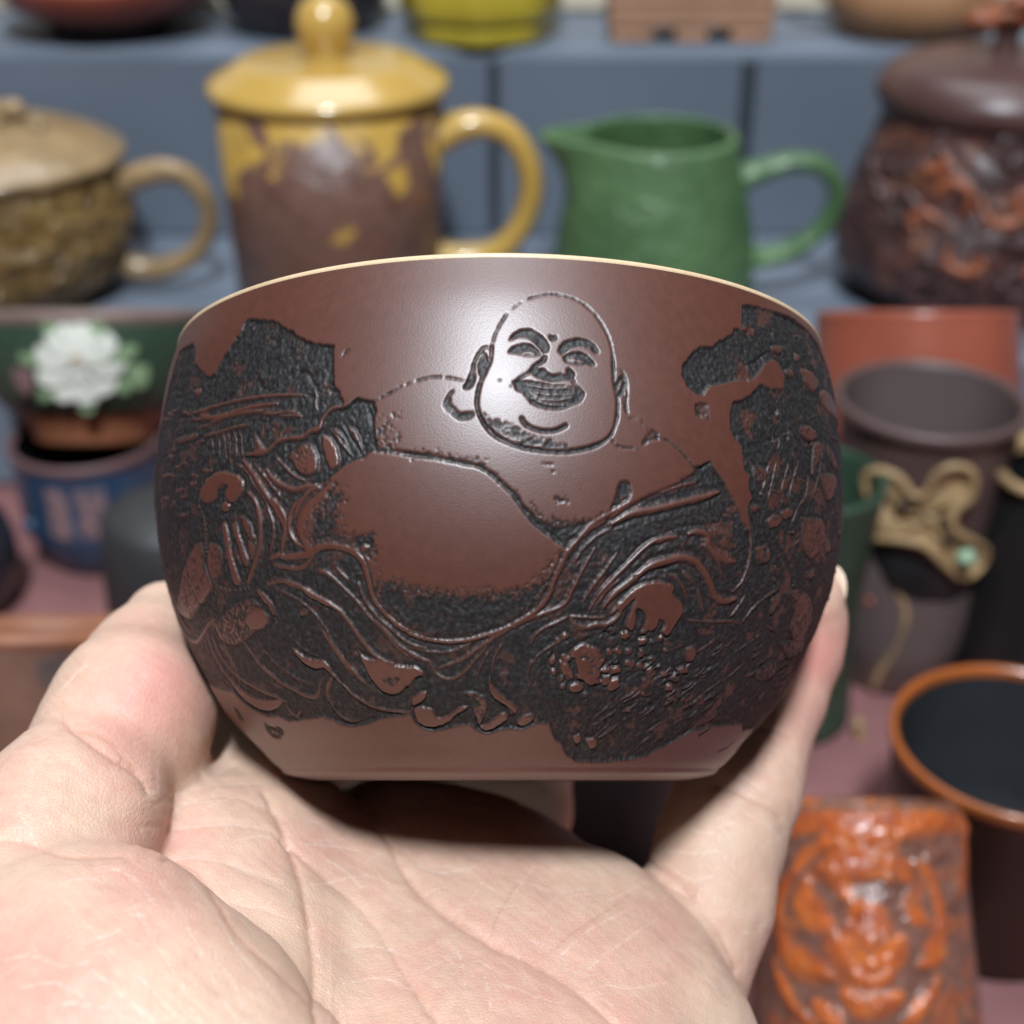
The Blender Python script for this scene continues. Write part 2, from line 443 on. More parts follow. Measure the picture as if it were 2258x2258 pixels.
M_ins = mottled('pink carved panel', [(0.40, (0.06, 0.07, 0.11)), (0.50, (0.26, 0.16, 0.16)), (0.7, (0.33, 0.21, 0.20))], 260, 0.6, 0.5, 300, 0.5, 0.001)
def panel(name, a0, a1, z0, z1, rfun, mat, parent, th=0.0004, n=14, m=8):
    V, Fc = [], []
    for i in range(n + 1):
        a = a0 + (a1 - a0) * i / n
        for j in range(m + 1):
            z = z0 + (z1 - z0) * j / m
            ee = th * (0 if i in (0, n) or j in (0, m) else 1)
            R_ = rfun(z) + ee
            V.append((R_ * math.cos(a), R_ * math.sin(a), z))
    for i in range(n):
        for j in range(m):
            b0 = i * (m + 1) + j
            Fc.append((b0, b0 + m + 1, b0 + m + 2, b0 + 1))
    return mesh_obj(name, V, Fc, mat, parent)
rb = lambda z: float(np.interp(z, [0, 0.002, 0.013, 0.023, bh], [0.017, 0.019, 0.0245, 0.0265, 0.0268])) - 0.0001
panel('inscription_column', -1.95, -1.62, 0.014, 0.042, rb, M_ins, t)
panel('inscription_column', -1.53, -1.12, 0.014, 0.042, rb, M_ins, t)
for a in (-2.35, -0.85):
    blob('rivet', (0.0265 * math.cos(a), 0.0265 * math.sin(a), 0.022), (0.003, 0.003, 0.0035), M_navy, t)

lean = math.radians(21)
fz = bh - 0.0035
gy2 = by + 0.002
t = thing('flower_bowl', 'dark green bowl with white peony relief and terracotta foot, leaning in the blue cup', 'bowl', (bx + 0.003, gy2, fz), lean)
bw = 0.0405; gh2 = 0.047
lathe('foot', [(0, 0.0), (0.0190, 0.0), (0.0222, 0.004), (0.0250, 0.0090), (0.027, 0.0118)], M_terra, t, smooth_step=0.001)
lathe('body', [(0.027, 0.0119), (0.0300, 0.0128), (0.0345, 0.0175), (0.0383, 0.026), (0.0402, 0.035), (bw, gh2 - 0.004)], M_dgreen, t, smooth_step=0.0015)
lathe('rim', [(bw, gh2 - 0.0039), (bw + 0.0006, gh2 - 0.002), (bw, gh2), (bw - 0.003, gh2), (bw - 0.004, gh2 - 0.004)], M_taup, t, smooth_step=0.0006)
lathe('lining', [(bw - 0.004, gh2 - 0.0042), (0.035, 0.02), (0.02, 0.014), (0, 0.013)], M_taup, t)
def on_bowl(a, z, off):
    R_ = float(np.interp(z, [0.0119, 0.0128, 0.0175, 0.026, 0.035, gh2], [0.027, 0.030, 0.0345, 0.0383, 0.0402, bw])) + off
    return (R_ * math.cos(a), R_ * math.sin(a), z)
q = random.Random(5)
ac, zc = -math.pi / 2 + 0.16, 0.0300
def petal(nm, a, z, ra, rz, rotp, mat, i, off=0.0):
    c = on_bowl(a, z, off)
    ca, sa = math.cos(a), math.sin(a)
    n_, t_ = np.array([ca, sa, 0]), np.array([-sa, ca, 0])
    cr, sr = math.cos(rotp), math.sin(rotp)
    u_ = cr * t_ + sr * np.array([0, 0, 1.0]); v_ = -sr * t_ + cr * np.array([0, 0, 1.0])
    blob(nm, c, (ra, rz, 0.00045), mat, t, rot=np.column_stack([u_, v_, n_]), lump=0.08, seed=i, nu=14, nv=8)
for i in range(7):
    th = i * 0.9 + 0.3
    petal('leaf', ac + 0.0145 * math.cos(th) / 0.039, zc + 0.0115 * math.sin(th), 0.0065, 0.0032, th, M_leaf, 60 + i)
for i in range(9):
    th = i * 2 * math.pi / 9
    petal('petal', ac + 0.0085 * math.cos(th) / 0.039, zc + 0.0078 * math.sin(th), 0.0068, 0.0056, th, M_petal, i, 0.0001)
for i in range(5):
    th = i * 2 * math.pi / 5 + 0.3
    petal('petal', ac + 0.0035 * math.cos(th) / 0.039, zc + 0.0032 * math.sin(th), 0.0042, 0.003, th, M_petal, 30 + i, 0.0004)
petal('flower_heart', ac - 0.02, zc + 0.002, 0.0018, 0.0016, 0, M_tan2, 44, 0.0008)
petal('leaf', ac + 0.50, zc - 0.002, 0.004, 0.008, 0.2, M_leaf, 70)
petal('bud', ac - 0.52, zc - 0.003, 0.0045, 0.008, 0.1, M_mauve, 71)

M_char = clay('charcoal clay', (0.030, 0.030, 0.031), 0.55, 0.12)
cy = 0.405; cx = x_at(395, cy, 0.02)
t = tag(lathe('charcoal_cup', [(0, 0.0575), (0.010, 0.0573), (0.0185, 0.0555), (0.0215, 0.052), (0.0228, 0.034), (0.0240, 0.0015), (0.0232, 0), (0.0215, 0), (0.020, 0.03), (0, 0.047)], M_char, None, 64), 'plain charcoal grey upturned cup just behind the thumb', 'cup')
t.location = (cx, cy, 0)
dy = 0.430; dx = x_at(-150, dy, 0.04)
t = thing('dark_vase', 'dark glossy round vase at the edge beside the blue cup', 'vase', (dx, dy, 0))
lathe('body', [(0, 0), (0.016, 0), (0.019, 0.002), (0.0245, 0.016), (0.0235, 0.032), (0.013, 0.048), (0.010, 0.056), (0.013, 0.061), (0.011, 0.061), (0.008, 0.055), (0, 0.05)], clay('ink black glaze', (0.018, 0.022, 0.030), 0.22, 0.1), t, smooth_step=0.0015)
ty = 0.318; tx = x_at(95, ty, 0.01)
M_terra2 = mottled('terracotta with grey smudges', [(0.38, (0.045, 0.040, 0.040)), (0.50, (0.13, 0.060, 0.040)), (0.7, (0.18, 0.080, 0.052))], 34, 0.5, 0.3, 200, 0.3, 0.001)
t = thing('terracotta_cup', 'terracotta brown cup with grey smudge leaning low behind the thumb', 'cup', (tx + 0.004, ty - 0.020, 0.0105), math.radians(30))
lathe('body', [(0, 0.0), (0.019, 0.0), (0.024, 0.004), (0.0335, 0.026), (0.0370, 0.056)], M_terra2, t, smooth_step=0.002)
lathe('rim', [(0.0370, 0.0561), (0.0382, 0.0578), (0.0375, 0.0595), (0.0355, 0.0595), (0.0345, 0.057), (0.031, 0.020), (0, 0.008)], M_terra, t, smooth_step=0.001)

# ------------------------------------------------------------------ right group on the table
M_red2 = clay('glossy red clay', (0.30, 0.080, 0.048), 0.26, 0.12, 40, 500, 0.2, 0.0004)
ry = 0.476; rx = x_at(1998, ry, 0.06)
t = thing('red_bowl', 'deep glossy brick red bowl leaning back behind the brown beaker', 'bowl', (rx, 0.446, 0.0125), math.radians(22))
lathe('body', [(0, 0), (0.022, 0), (0.027, 0.002), (0.0338, 0.025), (0.0362, 0.052), (0.0348, 0.0845)], M_red2, t, smooth_step=0.002)
lathe('rim', [(0.0348, 0.0846), (0.0351, 0.0860), (0.0340, 0.0872), (0.0325, 0.0865), (0.0318, 0.084), (0.031, 0.05), (0.022, 0.008), (0, 0.006)], M_red2, t, smooth_step=0.001)

M_bcup = clay('cocoa brown clay', (0.095, 0.056, 0.052), 0.45, 0.12, 40)
M_bin = clay('cocoa brown lining', (0.13, 0.095, 0.09), 0.5, 0.1, 40)
M_lotus = clay('dry leaf ochre clay', (0.36, 0.235, 0.115), 0.55, 0.3, 120, 300, 0.5, 0.0015)
M_bin2 = clay('dark ochre hollow', (0.075, 0.045, 0.025), 0.6, 0.2)
M_bead = clay('pale jade clay', (0.32, 0.46, 0.30), 0.35, 0.2, 100)
wy = 0.398; wx = x_at(2042, wy, 0.085)
wh = z_at(880, wy)
t = thing('brown_beaker', 'tall cocoa brown beaker with ochre curled lotus leaf on its side', 'cup', (wx, wy, 0))
lathe('body', [(0, 0), (0.0185, 0), (0.0200, 0.0015), (0.0225, wh * 0.35), (0.0258, wh * 0.85), (0.0268, wh - 0.004)], M_bcup, t, smooth_step=0.002)
lathe('rim', [(0.0268, wh - 0.0039), (0.0284, wh - 0.0028), (0.0289, wh - 0.001), (0.0284, wh + 0.0006), (0.0268, wh + 0.0008), (0.0258, wh - 0.0008)], M_bcup, t, smooth_step=0.0005)
lathe('lining', [(0.0258, wh - 0.001), (0.0245, wh * 0.7), (0.0205, 0.01), (0, 0.006)], M_bin, t, smooth_step=0.003)
def wr(z):
    return float(np.interp(z, [0, wh * .35, wh * .85, wh], [0.0195, 0.0225, 0.0258, 0.0272]))
def on_beaker(px, py, off):                           # photograph pixel -> point on the beaker's front, lifted by off
    z = z_at(py, wy - 0.02)
    x = x_at(px, wy - 0.02, z) - wx
    R_ = wr(z) + off
    x = max(min(x, R_ * 0.97), -R_ * 0.97)
    return (x, -math.sqrt(R_ * R_ - x * x), z)
zb = lambda x, y: (1700 + x * 0.5694, 600 + y * 0.5694)
def leafpath(pts, off):
    return [on_beaker(*zb(*p), off) for p in pts]
OUT = [(390, 1020), (405, 930), (372, 850), (372, 790), (420, 752), (480, 762), (515, 810), (545, 822), (580, 790), (605, 730), (660, 693), (720, 700), (755, 745), (745, 815), (690, 860), (672, 905), (690, 955), (760, 1000), (825, 1060), (820, 1110), (775, 1145), (710, 1140), (640, 1075), (570, 1010), (480, 1000)]
def leaf_sheet():
    P = catmull(np.array(OUT + OUT[:1], float), 14)[:-1]
    c = np.array([570.0, 905.0])
    V, Fc = [], []
    n = len(P); rings = 5
    for k_ in range(rings):
        f = 1 - k_ / rings
        for i, p in enumerate(P):
            q_ = c + (p - c) * f
            wv = 0.0012 * math.sin(i * 0.35 + k_) + 0.0016 * (f ** 3)
            V.append(on_beaker(*zb(*q_), 0.0022 + wv))
    V.append(on_beaker(*zb(*c), 0.0015))
    for k_ in range(rings - 1):
        for i in range(n):
            j = (i + 1) % n
            Fc.append((k_ * n + i, k_ * n + j, (k_ + 1) * n + j, (k_ + 1) * n + i))
    for i in range(n):
        Fc.append(((rings - 1) * n + i, (rings - 1) * n + (i + 1) % n, rings * n))
    return mesh_obj('leaf_blade', V, Fc, M_lotus, t)
leaf_sheet()
tube('leaf_edge', leafpath(OUT + OUT[:1], 0.0036), [0.0011, 0.0015, 0.0012, 0.0016, 0.0011, 0.0014, 0.0012], M_lotus, t, 0.0012, 10)
for hx_, hy_, ra_, rb2 in ((505, 862, 0.0030, 0.0014), (655, 985, 0.0016, 0.0034), (640, 905, 0.0014, 0.002)):
    blob('leaf_hollow', on_beaker(*zb(hx_, hy_), 0.0032), (ra_, 0.0014, rb2), M_bin2, t, lump=0.1)
tube('leaf_shadow', leafpath([(420, 1080), (500, 1110), (590, 1180), (680, 1200), (760, 1160)], -0.0002), [0.004, 0.0075, 0.0085, 0.0075, 0.004], M_black, t, 0.002, 12, 0.22)  # black strip standing in for the shadow beneath the leaf
blob('bead', on_beaker(*zb(725, 1045), 0.0062), (0.0030, 0.0026, 0.0028), M_bead, t)
tube('stem', leafpath([(450, 1180), (500, 1250), (515, 1330), (480, 1450), (430, 1550), (400, 1640)], 0.0002), 0.0013, M_lotus, t, 0.002, 8)
blob('berry', on_beaker(*zb(390, 1290), 0.0004), (0.0016, 0.0016, 0.0016), M_red2, t)

t = thing('added_black_bowl', 'plain black bowl added on the table to darken the gap beneath the held cup', 'bowl', (0.0165, 0.329, 0))  # bowl added to turn the gap under the cup near black
lathe('body', [(0, 0), (0.0345, 0), (0.0365, 0.0015), (0.0385, 0.020), (0.0395, 0.046)], M_black, t, smooth_step=0.002)
lathe('rim', [(0.0395, 0.0461), (0.0397, 0.0472), (0.0388, 0.0478), (0.0378, 0.047), (0.0365, 0.02), (0.03, 0.006), (0, 0.004)], M_black, t, smooth_step=0.001)
ey = 0.372; ex = x_at(1768, ey, 0.06)
eh = z_at(1092, ey - 0.012)
t = thing('green_beaker', 'slim dark green beaker with ochre stem, half hidden by the held cup', 'cup', (ex, ey, 0))
lathe('body', [(0, 0), (0.0190, 0), (0.0205, 0.002), (0.0182, eh * 0.45), (0.0205, eh * 0.8), (0.0222, eh), (0.0205, eh), (0.019, eh * 0.8), (0.016, 0.01), (0, 0.006)], M_dgreen, t, smooth_step=0.002)
stx = lambda px, py: (x_at(px, ey - 0.012, z_at(py, ey - 0.012)) - ex, -0.0145, z_at(py, ey - 0.012))
tube('stem', [stx(1888, 1575), stx(1898, 1640), stx(1915, 1700), stx(1925, 1755), stx(1922, 1800)], [0.0014, 0.0018, 0.002, 0.0018, 0.0012], M_lotus, t, 0.002, 8)

fy = 0.385; fx = x_at(2290, fy, 0.05)
t = thing('bark_cup', 'black cup with ochre bark rim at the edge beside the brown beaker', 'cup', (fx, fy, 0))
fh = z_at(1085, fy - 0.015)
lathe('body', [(0, 0), (0.017, 0), (0.0195, 0.002), (0.0205, fh * 0.5), (0.0190, fh - 0.0015)], M_black, t, smooth_step=0.002)
lathe('rim', [(0.0190, fh - 0.0014), (0.0212, fh), (0.0205, fh + 0.002), (0.0175, fh + 0.001), (0.0165, fh - 0.002)], M_lotus, t, smooth_step=0.0005, wob=lambda a, z: 0.05 * math.sin(5 * a + 1))

M_orim = clay('burnt orange glaze', (0.32, 0.085, 0.018), 0.3, 0.22, 60, 400, 0.2, 0.0004, coat=0.3)
M_bl2 = clay('black outer glaze', (0.022, 0.008, 0.005), 0.4, 0.4, 30)
M_slate = clay('slate black lining', (0.028, 0.030, 0.034), 0.5, 0.1)
oy = 0.286; ox = x_at(2243, oy, 0.055)
oh = z_at(1628, oy)
t = thing('black_mug', 'wide black cup with burnt orange rim and slate dark inside', 'cup', (ox, oy, 0))
lathe('body', [(0, 0), (0.0255, 0), (0.0275, 0.002), (0.0290, oh * 0.6), (0.0302, oh - 0.004)], M_bl2, t, smooth_step=0.002)
lathe('rim', [(0.0302, oh - 0.0039), (0.0312, oh - 0.002), (0.0312, oh), (0.0304, oh + 0.0006), (0.0292, oh - 0.0002), (0.0288, oh - 0.002)], M_orim, t, smooth_step=0.0005)
lathe('lining', [(0.0288, oh - 0.0021), (0.0278, oh * 0.5), (0.025, 0.008), (0, 0.006)], M_slate, t, smooth_step=0.003)

# tiger-face brush cup leaning back against the black cup
M_tig = mottled('rust brown carved clay', [(0.30, (0.10, 0.042, 0.032)), (0.48, (0.17, 0.078, 0.055)), (0.58, (0.24, 0.085, 0.035)), (0.68, (0.46, 0.11, 0.018))], 75, 0.36, 1.0, 220, 0.8, 0.003)
M_tor = mottled('bright orange glaze', [(0.3, (0.40, 0.075, 0.012)), (0.6, (0.62, 0.15, 0.02)), (0.8, (0.70, 0.26, 0.05))], 90, 0.30, 1.0, 260, 0.6, 0.002)
tl = math.radians(38)
tax = np.array([0, math.sin(tl), math.cos(tl)]); tfr = np.array([0, -math.cos(tl), math.sin(tl)])
ttop = cam_pt(1946, 1778, 0.297) - tfr * 0.0212
TH = 0.069
tb = ttop - tax * TH
t = thing('carved_brush_cup', 'orange and rust brush cup carved with an animal face, leaning back before the black cup', 'cup', tuple(tb), tl)
tr_ = lambda z: 0.0212 + 0.0042 * (1 - z / TH)
lathe('lining', [(tr_(TH) - 0.0002, TH - 0.0009), (0.0204, TH), (0.019, TH - 0.001), (0.02, 0.01), (0, 0.006)], M_tig, t, 96)
lathe('foot', [(0, 0), (0.0245, 0), (tr_(0.0006), 0.0007)], M_tig, t, 96)
def on_tig(zx, zy, off=0.0):
    px, py = 1600 + zx * 0.444, 1400 + zy * 0.444
    o = CAM; d = FW + (px - 1129) / FPX * RT + (1129 - py) / FPX * UP
    # intersect the cone by marching in the cup frame
    best = None
    for s in np.linspace(0.24, 0.34, 400):
        p = o + s * d - tb
        lz = p @ tax; lx = p[0]; ly = -(p @ tfr)
        if math.hypot(lx, ly) <= tr_(lz):
            best = (lx, ly, lz); break
    if best is None:
        s = 0.31; p = o + s * d - tb
        best = (p[0], -(p @ tfr), p @ tax)
    lx, ly, lz = best
    r0 = math.hypot(lx, ly); k_ = (tr_(lz) + off) / max(r0, 1e-6)
    return (lx * k_, ly * k_, min(lz, TH - 0.001))
TU, TV = np.meshgrid(np.radians(np.linspace(-178, 178, 420)), np.linspace(0.0006, TH - 0.0008, 190), indexing='ij')
TUm = TU * 22.0; TVm = TV * 1000
_q = np.random.RandomState(5); _tl = _q.rand(256, 256)
def tn(x, y, sc):
    x = x / sc + 500; y = y / sc + 500
    i = np.floor(x).astype(int); j = np.floor(y).astype(int); u = x - i; v = y - j
    u = u * u * (3 - 2 * u); v = v * v * (3 - 2 * v); g = lambda a_, b_: _tl[a_ & 255, b_ & 255]
    return (g(i, j) * (1 - u) + g(i + 1, j) * u) * (1 - v) + (g(i, j + 1) * (1 - u) + g(i + 1, j + 1) * u) * v
tn1 = tn(TUm, TVm, 2.2) * .6 + tn(TUm, TVm, .9) * .4; tn2 = tn(TUm, TVm * .5, .7); tn3 = tn(TUm, TVm, 5)
THt = (tn1 - .5) * .5 + (tn2 - .5) * .3; TOr = np.clip((tn3 * .6 + tn1 * .4 - .62) * 5, 0, .4)
def tline(nm, pts, r, m=None, off=0.0, flat=0.7, hgt=1.0, orange=1.0):
    P = np.array([on_tig(*p) for p in pts])
    P = np.stack([np.arctan2(P[:, 0], -P[:, 1]) * 22.0, P[:, 2] * 1000], 1)
    P = catmull(P, .6)
    R_ = np.interp(np.linspace(0, 1, len(P)), np.linspace(0, 1, len(r)), r) * 1000
    d = np.full(TU.shape, 99.0); 
    for (a_, b_), rr_ in zip(P, R_):
        d = np.minimum(d, np.hypot(TUm - a_, TVm - b_) / rr_)
    global THt, TOr
    e = d + (tn1 - .5) * .8
    THt = THt + hgt * np.exp(-(d / .95) ** 2.0)
    TOr = np.maximum(TOr, orange * np.clip((1.05 - e) * 2.0, 0, 1) * (.5 + .5 * tn2))
M_tor = None
tline('top_band', [(180, 905), (420, 930), (640, 915), (860, 925), (1100, 930), (1260, 960)], [0.0030, 0.0036, 0.0028, 0.0034, 0.003, 0.0026], M_tor, -0.0022)
tline('side_patch', [(1170, 960), (1180, 1060), (1170, 1180), (1150, 1290)], [0.003, 0.0045, 0.004, 0.001], M_tor, -0.0022)
tline('brow_stripe', [(340, 1180), (400, 1100), (480, 1050), (560, 1030)], [0.0008, 0.0018, 0.0016, 0.0008], M_tor)
for k_, yk in enumerate((985, 1030, 1078, 1130, 1185)):
    tline('forehead_stripe', [(470 + 10 * k_, yk + 40), (560, yk - 5), (660, yk - 12), (780, yk), (860 - 12 * k_, yk + 40)], [0.0006, 0.0017, 0.0019, 0.0015, 0.0006], M_tor)
tline('cheek_ring', [(360, 1180), (290, 1260), (270, 1400), (290, 1530), (340, 1610), (430, 1640), (520, 1690)], [0.001, 0.002, 0.0022, 0.0022, 0.003, 0.0036, 0.001], M_tor)
tline('cheek_ring', [(940, 1130), (1010, 1200), (1050, 1330), (1060, 1480), (1020, 1600), (960, 1640)], [0.0008, 0.0016, 0.0016, 0.0018, 0.003, 0.001], M_tor)
tline('eye_patch', [(400, 1230), (390, 1330), (430, 1400), (500, 1440)], [0.0012, 0.003, 0.0042, 0.002], M_tor)
tline('eye_patch', [(470, 1150), (560, 1200), (600, 1290)], [0.001, 0.003, 0.0015], M_tor)
tline('eye_patch', [(830, 1120), (860, 1150), (900, 1210)], [0.0015, 0.0026, 0.001], M_tor)
tline('eye_mark', [(900, 1360), (930, 1390), (990, 1430)], [0.001, 0.0022, 0.001], M_tor)
tline('ear_curl', [(1040, 1090), (1090, 1060), (1140, 1100), (1140, 1200), (1110, 1330)], [0.001, 0.002, 0.0022, 0.0018, 0.001], orange=.1)
tline('brow', [(870, 1000), (950, 960), (1000, 1040), (990, 1120)], [0.001, 0.002, 0.002, 0.001], orange=.1)
tline('nose', [(680, 1340), (700, 1400), (715, 1460), (720, 1520)], [0.0020, 0.0042, 0.0046, 0.0020], M_tor, hgt=2.0)
tline('muzzle', [(540, 1500), (590, 1570), (660, 1620), (720, 1640)], [0.002, 0.0048, 0.0042, 0.0015], M_tor, hgt=1.5)
tline('muzzle', [(740, 1640), (800, 1600), (850, 1540), (870, 1500)], [0.0015, 0.004, 0.0035, 0.0012], M_tor, hgt=1.5)
tline('lip', [(640, 1690), (670, 1710), (740, 1715), (810, 1690)], [0.0014, 0.002, 0.002, 0.0012], M_tor)
tline('chin', [(620, 1790), (700, 1830), (790, 1825), (850, 1790)], [0.0022, 0.0036, 0.0034, 0.0016], M_tor, hgt=1.5)
tline('ruff_stripe', [(250, 1620), (280, 1720), (340, 1830), (420, 1930)], [0.0008, 0.0018, 0.0018, 0.001], M_tor)
tline('ruff_stripe', [(450, 1830), (520, 1900), (560, 1960)], [0.001, 0.0028, 0.0016], M_tor)
tline('ruff_stripe', [(1050, 1720), (990, 1820), (920, 1900), (880, 1960)], [0.0008, 0.0016, 0.002, 0.001], M_tor)
tline('side_patch', [(210, 1120), (220, 1200), (190, 1300), (170, 1360)], [0.001, 0.003, 0.0035, 0.001], M_tor, -0.0012)

THt = np.clip(THt, -.8, 2.6) * .72
RR = np.vectorize(tr_)(TV) + THt / 1000.0
edge = np.clip(np.minimum(TV, TH - TV) / 0.002, 0, 1)
RR = np.vectorize(tr_)(TV) + THt / 1000.0 * edge
M_tb, nt, b = new_mat('rust brown clay with orange glazed relief')
at = nt.nodes.new('ShaderNodeAttribute'); at.attribute_name = 'orange'
fs = noise(nt, 300, 4, .6, .8)
brn = ramp(nt, fs, [(0.3, (0.105, 0.045, 0.034)), (0.55, (0.17, 0.080, 0.058)), (0.75, (0.22, 0.11, 0.085))])
org_ = ramp(nt, noise(nt, 160, 4), [(0.3, (0.30, 0.050, 0.010)), (0.55, (0.50, 0.110, 0.018)), (0.8, (0.62, 0.19, 0.04))])
mx = nt.nodes.new('ShaderNodeMix'); mx.data_type = 'RGBA'
nt.links.new(at.outputs['Fac'], mx.inputs[0]); nt.links.new(brn, mx.inputs[6]); nt.links.new(org_, mx.inputs[7])
nt.links.new(mx.outputs[2], b.inputs['Base Color'])
b.inputs['Roughness'].default_value = 0.21
bump(nt, b, fs, 0.5, 0.0012)
Vt = np.stack([RR * np.sin(TU), -RR * np.cos(TU), TV], -1)
i_ = np.arange(TU.size).reshape(TU.shape); k_ = np.roll(i_, -1, 0)
Qt = np.stack([i_[:, :-1], k_[:, :-1], k_[:, 1:], i_[:, 1:]], -1).reshape(-1, 4)
np_mesh('body', Vt.reshape(-1, 3), Qt, M_tb, t, {'orange': TOr})

# ------------------------------------------------------------------ the held cup: a fine lathe grid, carved
RC = 0.045                                            # largest radius, metres
TB = math.atan((1718 - 1129) / FPX)                   # the foot plane runs this far below the optical axis
DV = math.cos(TB) * FW - math.sin(TB) * UP            # from the viewer to the cup, in the foot plane
AX = math.cos(TB) * UP + math.sin(TB) * FW            # the cup's axis
CO = CAM + RC * (4.2839 * DV - 0.0357 * RT)           # centre of the foot
HC = 1.2343
KN = np.array([0, .007, .025, .07, .14, .25, .4, .55, .7, .82, .92, 1.0])
KR = np.array([0.553, 0.5985, 0.6330, 0.691, 0.7778, 0.8668, 0.9552, 1.0, 1.0109, 1.0005, 0.9850, 0.9617])
_m = np.gradient(KR, KN)
def prof_r(z):                                        # z is the height fraction 0..1
    z = np.clip(z, 0, 1)
    i = np.clip(np.searchsorted(KN, z, side='right') - 1, 0, len(KN) - 2)
    h = KN[i + 1] - KN[i]; u = (z - KN[i]) / h
    return (2*u**3 - 3*u*u + 1)*KR[i] + (u**3 - 2*u*u + u)*h*_m[i] + (-2*u**3 + 3*u*u)*KR[i+1] + (u**3 - u*u)*h*_m[i+1]
_z = np.linspace(0, 1, 2001); _r = prof_r(_z)
_s = np.concatenate([[0], np.cumsum(np.hypot(np.diff(_r), np.diff(_z) * HC))]) * RC * 1000   # arc length, mm
SMAX = _s[-1]
def z_of_s(s): return np.interp(s, _s, _z)
def cup_pt(U, S, off=0.0):                            # U mm round the belly, S mm up the wall, off metres outward
    th = U / 45.0; z = z_of_s(S); r = prof_r(z)
    e = 1e-3
    dr = (prof_r(z + e) - prof_r(z - e)) / (np.clip(z + e, 0, 1) - np.clip(z - e, 0, 1)) / HC
    nr = 1 / np.sqrt(1 + dr * dr); nz = -dr * nr
    rad = RC * r + off * nr; hh = RC * z * HC + off * nz
    return (CO + rad[..., None] * (np.sin(th)[..., None] * RT - np.cos(th)[..., None] * DV) + hh[..., None] * AX)
def to_px(P):
    d = P - CAM
    z = d @ FW
    return 1129 + FPX * (d @ RT) / z, 1129 - FPX * (d @ UP) / z
_gu, _gs = np.meshgrid(np.linspace(-70, 70, 281), np.linspace(0, SMAX, 141), indexing='ij')
_gx, _gy = to_px(cup_pt(_gu, _gs))
_vis = np.abs(_gu) < 62
def px_to_cup(pts):                                   # photograph pixels -> (U, S) on the cup's wall
    pts = np.asarray(pts, float)
    out = np.zeros_like(pts)
    for i, (x, y) in enumerate(pts):
        k = np.argmin((_gx - x) ** 2 + (_gy - y) ** 2 + (~_vis) * 1e9)
        out[i] = _gu.flat[k], _gs.flat[k]
    for _ in range(5):
        u, s = out[:, 0], out[:, 1]
        x0, y0 = to_px(cup_pt(u, s)); x1, y1 = to_px(cup_pt(u + .05, s)); x2, y2 = to_px(cup_pt(u, s - .05))
        a, c, b, d = (x1 - x0) / .05, (y1 - y0) / .05, (x0 - x2) / .05, (y0 - y2) / .05
        det = a * d - b * c
        det = np.where(np.abs(det) < 12, 12 * np.sign(det + 1e-9), det)
        ex, ey = pts[:, 0] - x0, pts[:, 1] - y0
        du = np.clip((d * ex - b * ey) / det, -1.5, 1.5); ds = np.clip((a * ey - c * ex) / det, -1.5, 1.5)
        out[:, 0] = np.clip(u + du, -66, 66); out[:, 1] = np.clip(s + ds, 0, SMAX)
    return out

Uc = np.concatenate([np.arange(-74, -50, .15), np.arange(-50, 50, .1), np.arange(50, 74.01, .15)])
Sc = np.arange(0, SMAX + .05, .112); Sc = Sc * SMAX / Sc[-1]
GU, GS = np.meshgrid(Uc, Sc, indexing='ij')
GU = GU.astype(np.float32); GS = GS.astype(np.float32)
nrs = np.random.RandomState(11)
_lat = nrs.rand(512, 512).astype(np.float32)
def vnoise(x, y, sc, seed=0):
    x = x / sc + 37.7 * seed + 100; y = y / sc + 91.3 * seed + 100
    i = np.floor(x).astype(np.int32); j = np.floor(y).astype(np.int32)
    u = x - i; v = y - j
    u = u * u * (3 - 2 * u); v = v * v * (3 - 2 * v)
    g = lambda a, b: _lat[a & 511, b & 511]
    return (g(i, j) * (1 - u) + g(i + 1, j) * u) * (1 - v) + (g(i, j + 1) * (1 - u) + g(i + 1, j + 1) * u) * v
N_f = vnoise(GU, GS, .30, 1) * .55 + vnoise(GU, GS, .14, 2) * .45          # fine tool marks
N_m = vnoise(GU, GS, .8, 3) * .6 + vnoise(GU, GS, .4, 4) * .4
N_l = vnoise(GU, GS, 3.0, 5) * .65 + vnoise(GU, GS, 1.3, 6) * .35
N_v = vnoise(GU, GS * .25, .35, 7)                                         # upright streaks
N_d = vnoise(GU * .8 - GS * .6, (GU * .6 + GS * .8) * .28, .45, 8)          # slanting streaks
D = np.zeros_like(GU); B = np.zeros_like(GU); KEEP = np.zeros_like(GU)
def sm(a, b, x):
    t_ = np.clip((x - a) / (b - a), 0, 1)
    return t_ * t_ * (3 - 2 * t_)

